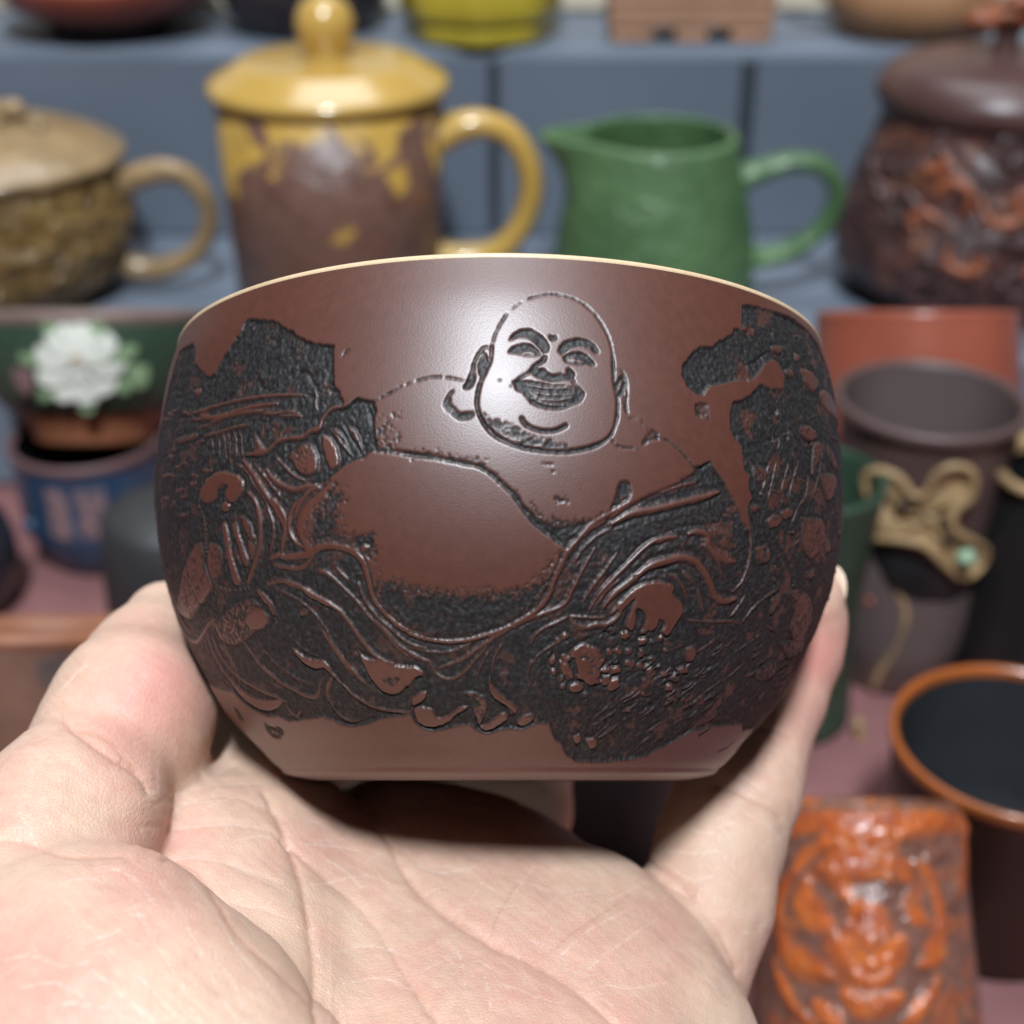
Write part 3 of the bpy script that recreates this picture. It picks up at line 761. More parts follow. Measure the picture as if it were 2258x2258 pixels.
ORG = {1: (900, 600, .31056), 2: (340, 560, .31056), 3: (340, 1100, .31056), 4: (900, 1150, .31056),
       5: (1350, 620, .28468), 6: (1350, 1150, .28468), 7: (340, 540, .8075)}
MMPX = 0.0485
def Z(zone, txt):
    ox_, oy_, k_ = ORG[zone]
    v = np.array([float(q_) for q_ in txt.replace(',', ' ').split()]).reshape(-1, 2)
    return v * k_ + (ox_, oy_)
def win(P, pad):
    i0, i1 = np.searchsorted(Uc, [P[:, 0].min() - pad, P[:, 0].max() + pad])
    j0, j1 = np.searchsorted(Sc, [P[:, 1].min() - pad, P[:, 1].max() + pad])
    return slice(i0, max(i1, i0 + 1)), slice(j0, max(j1, j0 + 1))
def ndist(P, wd, far, taper=True):
    """distance to a polyline in units of its half width; arrays over its window"""
    w_ = win(P, wd * far)
    gu, gs = GU[w_], GS[w_]
    out = np.full(gu.shape, 99.0, np.float32)
    n = len(P)
    for k in range(n - 1):
        a, b = P[k], P[k + 1]
        tt = (k + .5) / max(1, n - 1)
        ww = wd * (0.45 + 0.55 * min(1, 6 * tt, 6 * (1 - tt))) if taper else wd
        pad = wd * far
        i0, i1 = np.searchsorted(Uc[w_[0]], [min(a[0], b[0]) - pad, max(a[0], b[0]) + pad])
        j0, j1 = np.searchsorted(Sc[w_[1]], [min(a[1], b[1]) - pad, max(a[1], b[1]) + pad])
        if i1 <= i0 or j1 <= j0: continue
        x = gu[i0:i1, j0:j1] - a[0]; y = gs[i0:i1, j0:j1] - a[1]
        bx_, by_ = b - a
        L = bx_ * bx_ + by_ * by_ + 1e-9
        h = np.clip((x * bx_ + y * by_) / L, 0, 1)
        d = np.hypot(x - h * bx_, y - h * by_) / ww
        out[i0:i1, j0:j1] = np.minimum(out[i0:i1, j0:j1], d)
    return w_, out
def curve(zone, txt, smooth=True):
    P = px_to_cup(Z(zone, txt))
    return catmull(P, .3) if smooth else P
def region(P, closed_pad=.8):
    """signed distance (mm, inside positive, clipped) to a polygon over its window"""
    w_ = win(P, closed_pad)
    gu, gs = GU[w_], GS[w_]
    ins = np.zeros(gu.shape, bool)
    n = len(P)
    for k in range(n):
        (x0, y0), (x1, y1) = P[k], P[(k + 1) % n]
        if y0 == y1: continue
        c_ = ((y0 > gs) != (y1 > gs)) & (gu < (x1 - x0) * (gs - y0) / (y1 - y0) + x0)
        ins ^= c_
    _, d = ndist(np.vstack([P, P[:1]]), 1.0, closed_pad, False)
    d = d[:gu.shape[0], :gu.shape[1]] if d.shape != gu.shape else d
    d = np.minimum(d, closed_pad)
    return w_, np.where(ins, d, -d)
def poly(zone, txt):
    P = px_to_cup(Z(zone, txt))
    Q = catmull(np.vstack([P, P[:1]]), .35)[:-1]
    return Q
def carve(P, depth=.42, wob=.22, soft=.12):
    w_, sd = region(P)
    m = sm(-soft, soft, sd + (N_m[w_] - .5) * wob * 2 + (N_f[w_] - .5) * wob)
    D[w_] = np.maximum(D[w_], depth * m); B[w_] = np.maximum(B[w_], m)
def stipple(P, amt=.5, depth=.07, feather=.8):
    depth = min(depth, .08)
    w_, sd = region(P, feather)
    e = sm(-feather * .4, feather, sd)
    m = sm(-.06, .06, N_f[w_] - (1 - amt * e * 1.0)) * (e > 0.02)
    m = np.where(e > .02, sm(.0, .12, N_f[w_] - (1 - .18 - amt * e * .8)), 0)
    D[w_] = np.maximum(D[w_], depth * m); B[w_] = np.maximum(B[w_], m)
def fade(P, ramp_, depth=.2, power=1.0):
    """grain that thickens inwards from the edge"""
    w_, sd = region(P, ramp_)
    e = np.clip(sd / ramp_, 0, 1) ** power
    g_ = np.clip((vnoise(GU[w_], GS[w_], .17, 51) * .6 + vnoise(GU[w_], GS[w_], .34, 52) * .4 - .16) / .68, 0, 1)
    m = sm(-.07, .07, e * 1.12 - g_) * (sd > 0)
    D[w_] = np.maximum(D[w_], depth * m * (.35 + .65 * e)); B[w_] = np.maximum(B[w_], m)
def unblack(P, top=.04, wob=.18, thr=None, keep=1.0):
    """a patch left standing, polished brown; thr > 0 eats speckles into it"""
    w_, sd = region(P)
    m = sm(-.10, .10, sd + (N_m[w_] - .5) * wob * 2 + (N_f[w_] - .5) * .30)
    D[w_] += .14 * sm(-.5, -.1, sd) * (1 - m)
    D[w_] = D[w_] * (1 - m) + top * m
    if thr:
        sp = sm(-.05, .05, N_f[w_] - (1 - thr))
        edge = sm(.5, .0, sd)
        sp = np.clip(sp + edge * sm(.1, .3, N_m[w_] - .2) * .6, 0, 1)
        m2 = m * (1 - sp)
        D[w_] += m * sp * .10
    else:
        m2 = m
    B[w_] *= (1 - m2 * keep)
    KEEP[w_] = np.maximum(KEEP[w_] , m2 * keep)
def rib(zone, wpx, txt, brown=.9, top=.09, gro=.15):
    top = max(top, .05) if zone > 1 else top
    k_ = ORG[zone][2]
    wd = max(wpx * k_ * MMPX * .5 * 1.1, .08)
    P = curve(zone, txt)
    w_, d = ndist(P, wd, 9.0)
    dn = d + (N_f[w_] - .5) * 1.1
    h = np.exp(-(d / 1.35) ** 2 * .8)
    D[w_] += gro * B[w_] * np.exp(-((d - 2.1) / .8) ** 2)
    D[w_] = D[w_] * (1 - h) + np.minimum(D[w_], top) * h
    if zone in (2, 3, 4, 5, 6):                       # finer pleats running alongside the fold
        fz_ = min(1.0, wpx / 14)
        rp = np.cos(d * 2 * math.pi / 2.3) * np.exp(-((d - 1) / 4.6) ** 2) * (d > 1.3)
        D[w_] -= .055 * fz_ * B[w_] * rp
        B[w_] *= 1 - .5 * fz_ * np.clip(rp, 0, 1) * sm(.35, .6, N_m[w_]) * sm(.3, .6, N_f[w_])
    D[w_] -= .05 * B[w_] * np.exp(-(d / 3.4) ** 2)
    bb = brown * sm(1.75, .6, dn) * sm(-.1, .25, N_m[w_] + .45 - .4 * (1 - brown) * 2)
    B[w_] *= 1 - bb
    KEEP[w_] = np.maximum(KEEP[w_], sm(1.5, .9, dn) * min(1, brown * 1.2))
def groove(zone, wpx, txt, depth=.30, smooth=True, dots=0.0, taper=True):
    k_ = ORG[zone][2]
    wd = max(wpx * k_ * MMPX * .5, .11)
    P = curve(zone, txt, smooth)
    w_, d = ndist(P, wd, 3.0, taper)
    dn = d + (N_f[w_] - .5) * (.12 if wpx < 11 else .3)
    m = sm(1.35, .75, dn)
    if dots:
        m = m * sm(0, .12, N_m[w_] - dots)
    D[w_] = np.maximum(D[w_], depth * np.exp(-(d * .75) ** 2) * (m > .01) + 0 * m) if False else np.maximum(D[w_], D[w_] * 0 + depth * np.exp(-(d * .8) ** 2) * np.clip(m * 1.5, 0, 1)) + B[w_] * depth * .6 * np.exp(-(d * .8) ** 2)
    B[w_] = np.maximum(B[w_], m); KEEP[w_] *= 1 - m
def fill(zone, txt, depth=.30, wob=.05):
    carve(poly(zone, txt), depth, wob, .07)

# ---- carved grounds -------------------------------------------------------------------------
def mix_pts(*zs):
    P = np.vstack([Z(z, t_) for z, t_ in zs])
    return P
def ground(P, extra_before=(), extra_after=(), **k):
    Q = px_to_cup(P)
    Q = np.vstack([np.array(q_, float).reshape(-1, 2) for q_ in (extra_before, Q, extra_after) if len(q_)])
    return carve(Q, **k)
# left mountains and the sleeve
ground(mix_pts((2, '180 690 270 640 290 700 285 780 340 840 390 880 430 850 480 750 560 630 620 540 650 460 700 468 840 470 950 540 1080 620 1180 645 1270 655 1265 800 1270 950 1320 980 1335 1060 1300 1100 1350 1090 1400 1070 1440 1030 1490 1045 1555 1050 1565 1100 1560 1230 1575 1380 1480 1440 1380 1480 1290 1545 1180 1650 1090 1740 1040 1840 1010 1932'),
               (3, '1000 200 990 300 1080 380 1000 500 900 900 500 900 200 900 150 800')),
       extra_before=[(-74, 40), (-62, 42)], extra_after=[(-60, 14), (-74, 16)], wob=.16)
# the robe, left and lower
ground(mix_pts((3, '150 800 200 780 700 400 1000 200 1080 380 1250 330 1440 390 1520 560 1570 740 1740 910 1932 1000'),
               (4, '100 840 250 860 400 850 560 810 700 760 830 690 930 620 1000 530 1040 420 1090 310 1130 230 1200 140 1290 60'),
               (1, '1290 1800 1400 1730 1560 1640 1700 1570 1850 1510 1932 1480'),
               (5, '500 1530 640 1480 700 1430 760 1400 800 1470 880 1580 940 1680 1000 1800 1050 1932'),
               (6, '1080 80 1085 250 1050 400 1000 900 400 1300'),
               (4, '1500 1300 1010 1440 940 1430 870 1450 800 1475 700 1470 620 1490 560 1505 480 1480 440 1440 350 1450 250 1480 170 1490 100 1470 40 1400'),
               (3, '1850 1570 1820 1530 1700 1545 1600 1560 1500 1600 1400 1615 1330 1605 1260 1570 1190 1545 1100 1560 1010 1565 960 1580 880 1540 800 1545 720 1510 620 1440 560 1370 480 1360 390 1320 330 1270')),
       extra_after=[(-60, 6), (-60, 16)], wob=.08)
# right rocks and trees
ground(mix_pts((5, '1010 190 1010 340 1060 380 960 375 910 430 820 470 800 520 700 505 620 570 560 640 545 720 580 800 650 870 700 880 750 820 770 790 900 765 980 740 1050 770 1110 740 1180 640 1250 600 1300 640 1345 740 1330 830 1240 840 1160 800 1080 880 1000 930 940 950 920 1030 920 1120 950 1200 1010 1280 1020 1400 1030 1460 1080 1510 1060 1600 1090 1680 1060 1780 1080 1900'),
               (6, '1085 200 1050 400 900 600 400 1000'),
               (4, '1000 1100 1010 1440 1030 1520 1100 1590 1130 1660 1180 1700 1300 1710 1400 1710 1550 1695 1700 1670 1800 1620 1932 1560'),
               (6, '280 1815 400 1750 520 1680 640 1620 800 1590 1000 1570 1020 1615 1100 1600')),
       extra_after=[(60, 7), (74, 9), (74, 54), (62, 53.2)] + [tuple(q_) for q_ in px_to_cup(Z(5, '1590 480 1510 380 1400 290 1270 240 1130 200'))], wob=.2)
carve(poly(5, '640 950 690 930 740 970 760 1020 720 1050 660 1030'), .3, .3)
for p_ in ('700 1050 760 1040 820 1090 800 1130 730 1090',):
    stipple(poly(5, p_), .5)
# breast fold, stippled shadows
carve(poly(1, '800 1640 860 1700 960 1770 1060 1805 1200 1800 1320 1755 1430 1690 1480 1590 1500 1510 1560 1490 1580 1600 1500 1680 1370 1760 1280 1830 1210 1910 1150 1980 1060 1925 1000 1860 900 1790 840 1720'), .25, .12)
fade(poly(1, '820 1560 900 1620 1000 1700 1200 1715 1380 1660 1470 1600 1400 1780 1100 1880 900 1780'), 1.6, .2, 1.2)
fade(poly(7, '585 870 640 895 700 912 780 925 860 928 950 925 1050 900 1120 855 1150 840 1120 930 1060 1010 970 1075 860 1110 740 1095 650 1045 590 980'), 2.6, .28, .8)
stipple(poly(7, '1030 900 1100 830 1130 830 1110 890 1060 930'), .35)
fade(poly(7, '400 740 430 690 480 640 530 655 545 700 530 750 600 785 630 820 620 890 560 880 400 850'), 2.4, .2, 1.3)
carve(poly(3, '1130 200 1200 200 1280 270 1400 300 1470 260 1540 260 1550 330 1500 400 1400 330 1260 330'), .22, .5)
carve(poly(2, '1180 1820 1240 1700 1290 1620 1300 1640 1250 1740 1200 1850'), .22, .5)
unblack(poly(3, '1460 345 1490 330 1525 345 1500 370 1470 370'), .0)
stipple(poly(7, '640 960 760 1010 900 1020 900 990 760 960 680 930'), 0)

stipple(poly(2, '1560 1150 1700 1130 1750 1090 1770 1150 1720 1210 1770 1290 1750 1380 1650 1410 1570 1390 1555 1250'), .42)
fade(poly(1, '500 930 560 1005 640 1035 740 1060 800 1105 880 1140 970 1170 1150 1210 1140 1262 1000 1270 860 1250 740 1215 630 1160 550 1085'), .75, .12, .9)
stipple(poly(2, '1310 740 1340 690 1380 650 1400 690 1350 730 1320 760'), .45, .14, .3)

# ---- the face ---------------------------------------------------------------------------------
groove(1, 9, '590 545 605 480 640 395 690 310', .2, taper=False)
groove(1, 12, '690 310 770 235 870 185', .2, dots=.38)
groove(1, 9, '870 185 980 160 1080 165 1180 190 1270 245 1350 330 1405 420 1440 510 1455 600 1458 690', .2, taper=False)
groove(1, 22, '1456 600 1460 700 1465 780 1480 860 1490 940 1485 1030 1465 1110 1430 1170', .26)
groove(1, 30, '1450 1145 1430 1170 1360 1220 1260 1255 1120 1275 980 1270 840 1250 720 1215 620 1160 550 1090 500 1000', .34)
groove(1, 22, '540 1080 500 1000 488 920 500 830 530 740 570 660 590 590 595 530', .28)
fill(1, '715 488 735 455 780 420 830 404 880 410 930 440 975 485 1002 535 990 565 962 578 942 545 900 500 850 465 800 458 750 472')
fill(1, '1070 562 1080 530 1110 497 1160 478 1220 473 1280 486 1325 518 1357 575 1335 582 1300 552 1250 528 1190 527 1140 547 1095 588')
fill(1, '708 570 735 540 780 515 830 507 875 518 920 552 952 588 900 597 850 592 800 587 750 572')
fill(1, '1100 607 1125 580 1190 568 1245 578 1290 612 1332 662 1280 657 1210 662 1150 648 1115 628')
rib(1, 14, '815 578 850 570 895 580', .8, .05, 0)
rib(1, 12, '1160 618 1200 630 1250 640', .8, .05, 0)
fill(1, '1005 445 1030 458 1055 448 1064 466 1045 484 1020 484 1003 466')
fill(1, '862 700 900 650 945 625 955 595 985 592 975 635 930 660 912 690 950 682 975 690 990 712 1035 730 1085 715 1130 738 1128 690 1147 683 1180 726 1168 757 1110 768 1040 778 960 762 900 732 878 712')
groove(1, 26, '885 700 840 722 795 755 750 785', .24)
groove(1, 18, '1160 748 1185 795 1225 838 1248 868', .24)
fill(1, '745 775 790 765 830 770 880 775 960 790 1050 800 1130 808 1200 828 1248 858 1245 890 1205 932 1160 945 1105 970 1000 972 900 945 850 905 815 855 770 835')
rib(1, 8, '850 800 930 815 1040 822 1130 822 1190 838', .35, .06, 0)
rib(1, 10, '860 840 910 885 990 908 1080 908 1160 888', .6, .06, 0)
rib(1, 7, '880 890 940 925 1030 942 1110 936', .4, .06, 0)
rib(1, 12, '905 850 1000 870 1100 868 1190 860', .25, .12, 0)
groove(1, 26, '808 1040 830 1078 880 1108 950 1128 1030 1128 1090 1108 1120 1090', .3, taper=False)
groove(1, 12, '590 545 560 530 520 545 490 585', .2)
fill(1, '470 620 495 580 525 556 552 585 566 640 556 710 530 745 505 720 493 665 482 700 470 770 435 826 385 828 412 790 437 720 455 660')
rib(1, 12, '470 720 490 640 515 590', .7, .08, 0)
groove(1, 10, '370 815 330 835 290 870 265 920', .16, dots=.4)
fill(1, '250 930 285 878 302 925 335 972 390 1000 460 988 480 1012 440 1042 380 1046 310 1022 262 985', .2, .12)
groove(1, 9, '1460 692 1490 690 1530 715 1552 775 1556 860 1550 940 1562 1005', .2)
fill(1, '1468 800 1500 742 1530 728 1548 790 1535 850 1505 885 1478 880')
rib(1, 9, '1485 860 1510 800 1525 770', .7, .08, 0)
groove(1, 12, '1530 850 1535 930 1555 1000', .16)
groove(1, 6, '1570 1045 1620 1035 1665 1070 1695 1125', .12)
groove(1, 12, '1440 1175 1470 1220 1520 1245 1610 1252', .2)
fill(1, '1690 1150 1730 1122 1785 1158 1772 1192 1712 1204 1668 1234 1658 1216', .25, .12)
groove(5, 14, '340 1205 430 1240 500 1290 560 1350 610 1410 645 1455', .2)
groove(1, 10, '400 775 280 750 170 745 80 765 0 790', .16, dots=.32)
groove(2, 9, '1932 885 1830 910 1740 945', .16, dots=.36)
groove(2, 8, '1740 945 1650 1000 1570 1045', .16)
groove(2, 34, '1560 1390 1700 1402 1800 1420 1932 1440', .24)
groove(1, 34, '-20 1285 150 1310 300 1335 420 1362 500 1380', .24)
stipple(poly(1, '0 1250 200 1270 400 1290 540 1300 600 1370 540 1410 400 1370 200 1330 0 1320'), .5)
groove(1, 30, '480 1375 580 1425 660 1495 740 1575 800 1655 860 1735 920 1800 1000 1860 1090 1925', .28)
stipple(poly(1, '560 1330 640 1420 760 1530 850 1660 800 1660 700 1560 600 1460 540 1400'), .6)
for c_ in ((965, 1360), (988, 1364), (1012, 1366), (1038, 1368), (1030, 1415), (652, 766), (733, 806)):
    groove(1, 14, f'{c_[0]-4} {c_[1]} {c_[0]+4} {c_[1]+2}', .16)
stipple(poly(1, '1040 1590 1100 1560 1150 1600 1140 1650 1080 1660 1040 1630'), .5, .2, .5)
groove(1, 16, '1068 1600 1085 1625 1115 1622', .2)

# ---- left mountains ---------------------------------------------------------------------------
w_all = (slice(0, int(np.searchsorted(Uc, -18))), slice(None))
D[w_all] += B[w_all] * (N_v[w_all] - .5) * .16
groove(2, 22, '470 1050 500 1030 540 1005 560 985 600 955 615 920 650 890 680 900 690 925 730 908 745 945 790 955 820 972 845 940 880 948 930 930 960 915 1000 870 1020 832 1055 840 1085 838 1105 885 1130 930 1150 972 1190 965 1225 945 1260 975 1300 985', .4, smooth=False)
rib(2, 16, '250 1135 400 1085 500 1060 650 1025 850 1000 1060 1000', .85)
rib(2, 22, '280 1175 400 1160 500 1140 600 1105 700 1080 860 1058', .85)
rib(2, 18, '300 1240 450 1172 600 1130 760 1110 880 1100', .8)
rib(2, 14, '760 1130 850 1130 920 1115 980 1120 1020 1130', .7)
rib(2, 12, '880 1150 960 1145 1040 1150', .6)
rib(2, 16, '340 1295 450 1265 560 1230 660 1210', .5)
groove(2, 18, '690 1185 770 1188 820 1215 860 1250', .3)
groove(2, 14, '760 1112 840 1100 930 1110', .3)
groove(2, 14, '450 1080 600 1055 760 1030', .3)
groove(2, 12, '1040 1000 1060 1030 1080 1000 1120 1010', .3)
rib(2, 8, '1125 950 1145 1010 1135 1050 1150 1110', .5, .1, .1)
for x_, a_, b_, c_ in ((392, 1300, 1430, .35), (440, 1290, 1440, .3), (482, 1270, 1460, .5), (515, 1265, 1450, .5), (560, 1250, 1440, .55), (600, 1255, 1430, .4)):
    rib(2, 9, f'{x_-12} {a_} {x_+8} {(a_*2+b_)/3} {x_+12} {b_}', c_, .12, .25)
unblack(poly(2, '690 1260 720 1290 750 1350 790 1395 720 1432 640 1425 700 1390'), .05, .2, .35)
unblack(poly(2, '140 1310 230 1285 295 1268 300 1300 240 1330 150 1345'), .05, .15, .4)
unblack(poly(2, '268 970 320 962 298 1012'), .05)
unblack(poly(2, '1115 1235 1170 1205 1205 1190 1190 1232 1130 1270'), .05, .1, .2)
for k_, s_ in enumerate(('150 1170 200 1155 260 1170 300 1150', '120 1250 200 1200 280 1190', '40 1450 150 1410 260 1360 340 1350', '60 1530 150 1500 190 1540', '110 1750 170 1740 240 1760', '180 1830 240 1820', '100 980 150 960 210 985', '130 1020 200 1010')):
    groove(2, 20, s_, .34, dots=.2)
q = random.Random(4)
for k_ in range(46):                       # broken rock strokes towards the far left
    x_, y_ = q.uniform(30, 360), q.uniform(1040, 1900)
    l_ = q.uniform(25, 70); a_ = q.uniform(-.5, .25)
    (groove if k_ % 2 else rib)(2, q.uniform(8, 17), f'{x_} {y_} {x_+l_*.5} {y_+l_*a_} {x_+l_} {y_+l_*a_*.6+q.uniform(-12,12)}')
# sleeve
rib(2, 20, '640 1425 760 1415 820 1375 890 1318 1050 1298 1090 1262 1165 1240 1185 1180 1250 1100 1345 1078 1375 1058', .9, .0, .1)
groove(2, 20, '650 1448 760 1440 835 1400 900 1342 1050 1322 1105 1285 1180 1262 1202 1195 1260 1125 1350 1105 1385 1082 1440 1035 1490 1048 1560 1052', .42)
groove(2, 14, '1505 1060 1530 1140 1555 1230', .36)
groove(2, 12, '1100 1290 1140 1350 1170 1420', .3)
unblack(poly(2, '1190 1285 1240 1305 1285 1370 1307 1455 1295 1512 1245 1525 1212 1455 1190 1370'), .03, .06)
unblack(poly(2, '930 1440 1000 1380 1080 1345 1130 1395 1155 1470 1145 1550 1060 1575 1000 1530 970 1470'), .05, .25, .34)
unblack(poly(2, '1235 1238 1300 1250 1350 1325 1408 1440 1340 1380 1275 1295'), .06, .12, .3)
unblack(poly(2, '1368 1220 1425 1255 1460 1340 1485 1440 1440 1350 1385 1280'), .06, .12, .3)
groove(2, 12, '1320 1180 1370 1260 1430 1360 1480 1440', .34)
groove(2, 10, '1240 1230 1320 1310 1410 1440', .34)
groove(2, 9, '1520 1280 1500 1350 1480 1430', .3)
unblack(poly(2, '325 1660 395 1575 480 1543 570 1568 625 1622 612 1692 562 1742 520 1762 497 1705 515 1640 450 1680 420 1745 350 1765 315 1725'), .03, .1)
groove(2, 22, '440 1690 480 1640 500 1660 470 1720 450 1790', .3)
groove(2, 26, '470 1800 500 1840 560 1800 620 1750 650 1690', .4)
unblack(poly(2, '470 1780 500 1760 525 1790 505 1830 475 1820'), .05, .05)
rib(2, 30, '620 1462 680 1540 740 1640 800 1730 850 1800 890 1880 915 1932', .9)
rib(2, 26, '790 1530 830 1590 900 1640 980 1672 1060 1655 1140 1640', .9)
rib(2, 14, '860 1450 920 1510 980 1570 1060 1610', .7)
rib(2, 22, '650 1690 700 1740 730 1830 742 1932', .85)
rib(2, 12, '690 1480 760 1560 830 1650 900 1740', .4)
rib(2, 12, '560 1480 640 1540 700 1640 770 1740 820 1850', .3)
rib(2, 22, '1160 1650 1080 1700 1020 1790 985 1880', .9)
rib(2, 34, '1225 1640 1130 1740 1070 1850 1035 1932', .9)
groove(2, 16, '1250 1610 1150 1700 1060 1790 1000 1900', .4)

# ---- robe, lower left -------------------------------------------------------------------------
rib(3, 20, '1030 0 970 80 950 170 962 260 1000 310 1060 350', .9)
rib(3, 38, '1110 20 1055 90 1022 180 1035 260 1090 340 1125 378', .9)
rib(3, 28, '700 0 730 80 745 200 740 330 710 440 680 530 655 600', .9)
rib(3, 28, '830 0 880 60 920 140 922 230 907 320 900 390', .85)
rib(3, 14, '790 60 830 160 840 260 815 380', .5)
unblack(poly(3, '470 180 495 170 520 260 540 400 585 540 600 605 570 615 545 560 515 430 490 300'), .04, .06)
unblack(poly(3, '540 180 570 170 600 260 630 360 660 440 650 490 620 450 590 350 560 260'), .04, .1, .2)
unblack(poly(3, '590 120 640 130 690 220 710 330 700 420 675 440 660 380 650 280 620 190'), .05, .2, .42)
groove(3, 14, '545 200 560 330 600 450 640 560', .36)
for k_, (x_, y_) in enumerate(catmull([(305, 60), (335, 130), (350, 220), (350, 320), (365, 440), (390, 550), (440, 620), (520, 652), (600, 650), (660, 640)], 27)):
    groove(3, 30, f'{x_-6} {y_} {x_+6} {y_}', .2)
    rib(3, 13, f'{x_-5} {y_-4} {x_+5} {y_+4}', .25, .02, .1)
unblack(poly(3, '285 320 330 325 345 470 385 575 395 640 330 720 300 780 240 855 165 790 175 620 225 430'), .06, .2, .38)
unblack(poly(3, '378 315 440 325 475 420 450 540 400 565 370 450'), .07, .2, .42)
unblack(poly(3, '305 705 372 588 388 640 330 745'), .02, .05)
rib(3, 18, '150 850 190 930 250 1010 300 1015 340 960 380 890 420 855', .95)
rib(3, 26, '170 830 215 910 240 940', .9)
unblack(poly(3, '425 905 470 830 555 758 640 715 725 740 790 815 805 885 760 930 700 965 650 1010 555 1045 485 1015 445 965'), .06, .25, .55)
unblack(poly(3, '640 860 680 800 740 785 790 830 800 890 750 925 680 920'), .02, .1)
rib(3, 10, '345 980 380 1100 440 1230 520 1330', .7)
rib(3, 18, '370 960 405 1080 465 1200 545 1310 640 1410', .95)
unblack(poly(3, '520 1270 600 1350 690 1415 790 1440 890 1432 905 1448 870 1490 800 1510 700 1475 610 1400'), .03, .06)
groove(3, 12, '480 1250 560 1350 650 1440 740 1500 810 1518 870 1495 905 1455', .36)
rib(3, 20, '400 950 440 1080 520 1200 620 1290 740 1360 850 1410 930 1450', .9)
rib(3, 22, '610 1000 680 1100 760 1200 880 1300 1000 1370 1090 1410 1155 1400 1172 1310', .75)
rib(3, 12, '720 1010 800 1120 900 1210 1020 1290 1100 1320', .3)
groove(3, 12, '905 1450 940 1510 1000 1570 1040 1555 1060 1530 1120 1545 1160 1500', .34)
rib(3, 14, '930 1470 960 1520 1005 1555 1030 1520', .8)
groove(3, 14, '650 640 740 690 820 785 868 880 920 985 980 1085 1055 1175 1130 1215 1220 1212 1270 1270 1330 1345 1420 1432 1550 1500 1700 1532 1830 1535', .40)
unblack(poly(3, '965 1060 1010 1090 1060 1128 1130 1150 1205 1162 1265 1245 1310 1310 1260 1262 1205 1210 1120 1208 1050 1165 995 1105'), .03, .06)
rib(3, 16, '1290 1300 1340 1335 1430 1415 1550 1482 1700 1515 1820 1522', .7, .06, .1)
unblack(poly(3, '700 645 760 665 820 730 850 800 845 840 800 770 750 710'), .05, .15, .3)
rib(3, 24, '1248 1290 1222 1360 1232 1440', .85)
groove(3, 12, '1215 1360 1228 1450 1290 1548 1375 1605 1460 1602 1570 1562', .34)
rib(3, 12, '1240 1440 1300 1530 1380 1585 1450 1585', .6)
unblack(poly(3, '1440 1085 1500 1135 1600 1150 1700 1190 1800 1198 1880 1228 1915 1262 1850 1272 1800 1322 1750 1372 1690 1392 1620 1372 1550 1300 1500 1220'), .02, .06)
stipple(poly(3, '1570 1270 1650 1265 1770 1262 1740 1310 1690 1340 1630 1310'), .6, .18, .35)
groove(3, 14, '1420 1080 1490 1220 1550 1318 1630 1392 1705 1412 1770 1385 1830 1305 1890 1275', .40)
rib(3, 26, '790 610 900 588 1010 620 1120 680 1230 740 1330 820 1420 940 1500 1050 1580 1130 1700 1180', .8)
unblack(poly(3, '1030 630 1080 650 1160 700 1240 742 1320 805 1260 780 1150 730 1070 680'), .03, .06)
rib(3, 16, '1180 510 1260 560 1340 640 1440 740 1530 850 1640 960 1720 1060 1800 1130', .55)
rib(3, 22, '1170 515 1200 520 1240 545', .8)
rib(3, 16, '1290 495 1320 530 1370 580', .7)
rib(3, 16, '1560 860 1650 950 1740 1050 1840 1110 1932 1150', .6)
rib(3, 14, '1440 600 1500 740 1600 860 1700 950 1800 1030 1932 1070', .5)
unblack(poly(3, '1010 800 1060 785 1095 800 1080 830 1030 835'), .05, .1, .3)
rib(3, 30, '1210 965 1290 1085 1370 1185 1440 1262 1500 1322', .85)
rib(3, 12, '1150 880 1230 1010 1320 1150 1400 1260', .5)
rib(3, 12, '850 640 960 690 1080 770 1180 880 1250 1000', .35)
rib(3, 10, '980 1000 1060 1080 1150 1130', .2)
# the cloth edge under the belly
rib(3, 36, '820 425 870 400 920 415 1000 408 1090 392 1160 352 1250 335 1340 352 1430 390 1480 445 1512 560 1545 680 1575 745 1660 840 1740 910 1850 968 1932 995', .95, .0)
rib(3, 20, '840 470 930 490 1030 495 1090 450 1130 400', .85)
groove(3, 14, '1130 400 1260 372 1350 385 1420 425 1460 500 1490 600 1530 720 1620 830 1720 930 1840 1000', .36)
groove(3, 14, '1440 375 1500 440 1535 560 1570 690 1610 760 1700 850 1800 920 1932 965', .3)
rib(4, 26, '0 805 100 835 250 857 400 850 560 810 700 760 830 690 930 620 1000 530 1040 420 1090 310 1130 230 1200 140 1290 60 1400 0', .95, .0)
groove(4, 12, '0 780 100 812 250 835 400 828 550 788 690 738 820 668 915 600 975 520 1015 410 1065 300 1108 215', .36)
groove(4, 12, '20 830 120 862 260 882 410 872 570 832 710 782 850 712 955 640 1025 545 1065 430 1112 325', .32)
rib(1, 26, '1210 1895 1290 1805 1400 1735 1560 1645 1700 1572 1850 1512 1932 1482', .95, .0)
rib(5, 24, '0 1835 130 1725 300 1625 500 1535 640 1480', .95, .0)
rib(5, 38, '0 1880 160 1800 330 1768 500 1725 700 1675 840 1632', .95, .03)
groove(5, 22, '0 1925 160 1850 340 1810 520 1770 720 1715 860 1640', .44)
groove(5, 20, '640 1450 700 1440 760 1405', .36)
rib(5, 14, '380 1640 520 1590 650 1560', .7)
groove(5, 12, '870 1590 910 1640 970 1740 1010 1850 1040 1932', .3)
rib(5, 10, '880 1580 930 1660 985 1770 1030 1900', .8, .0, .1)

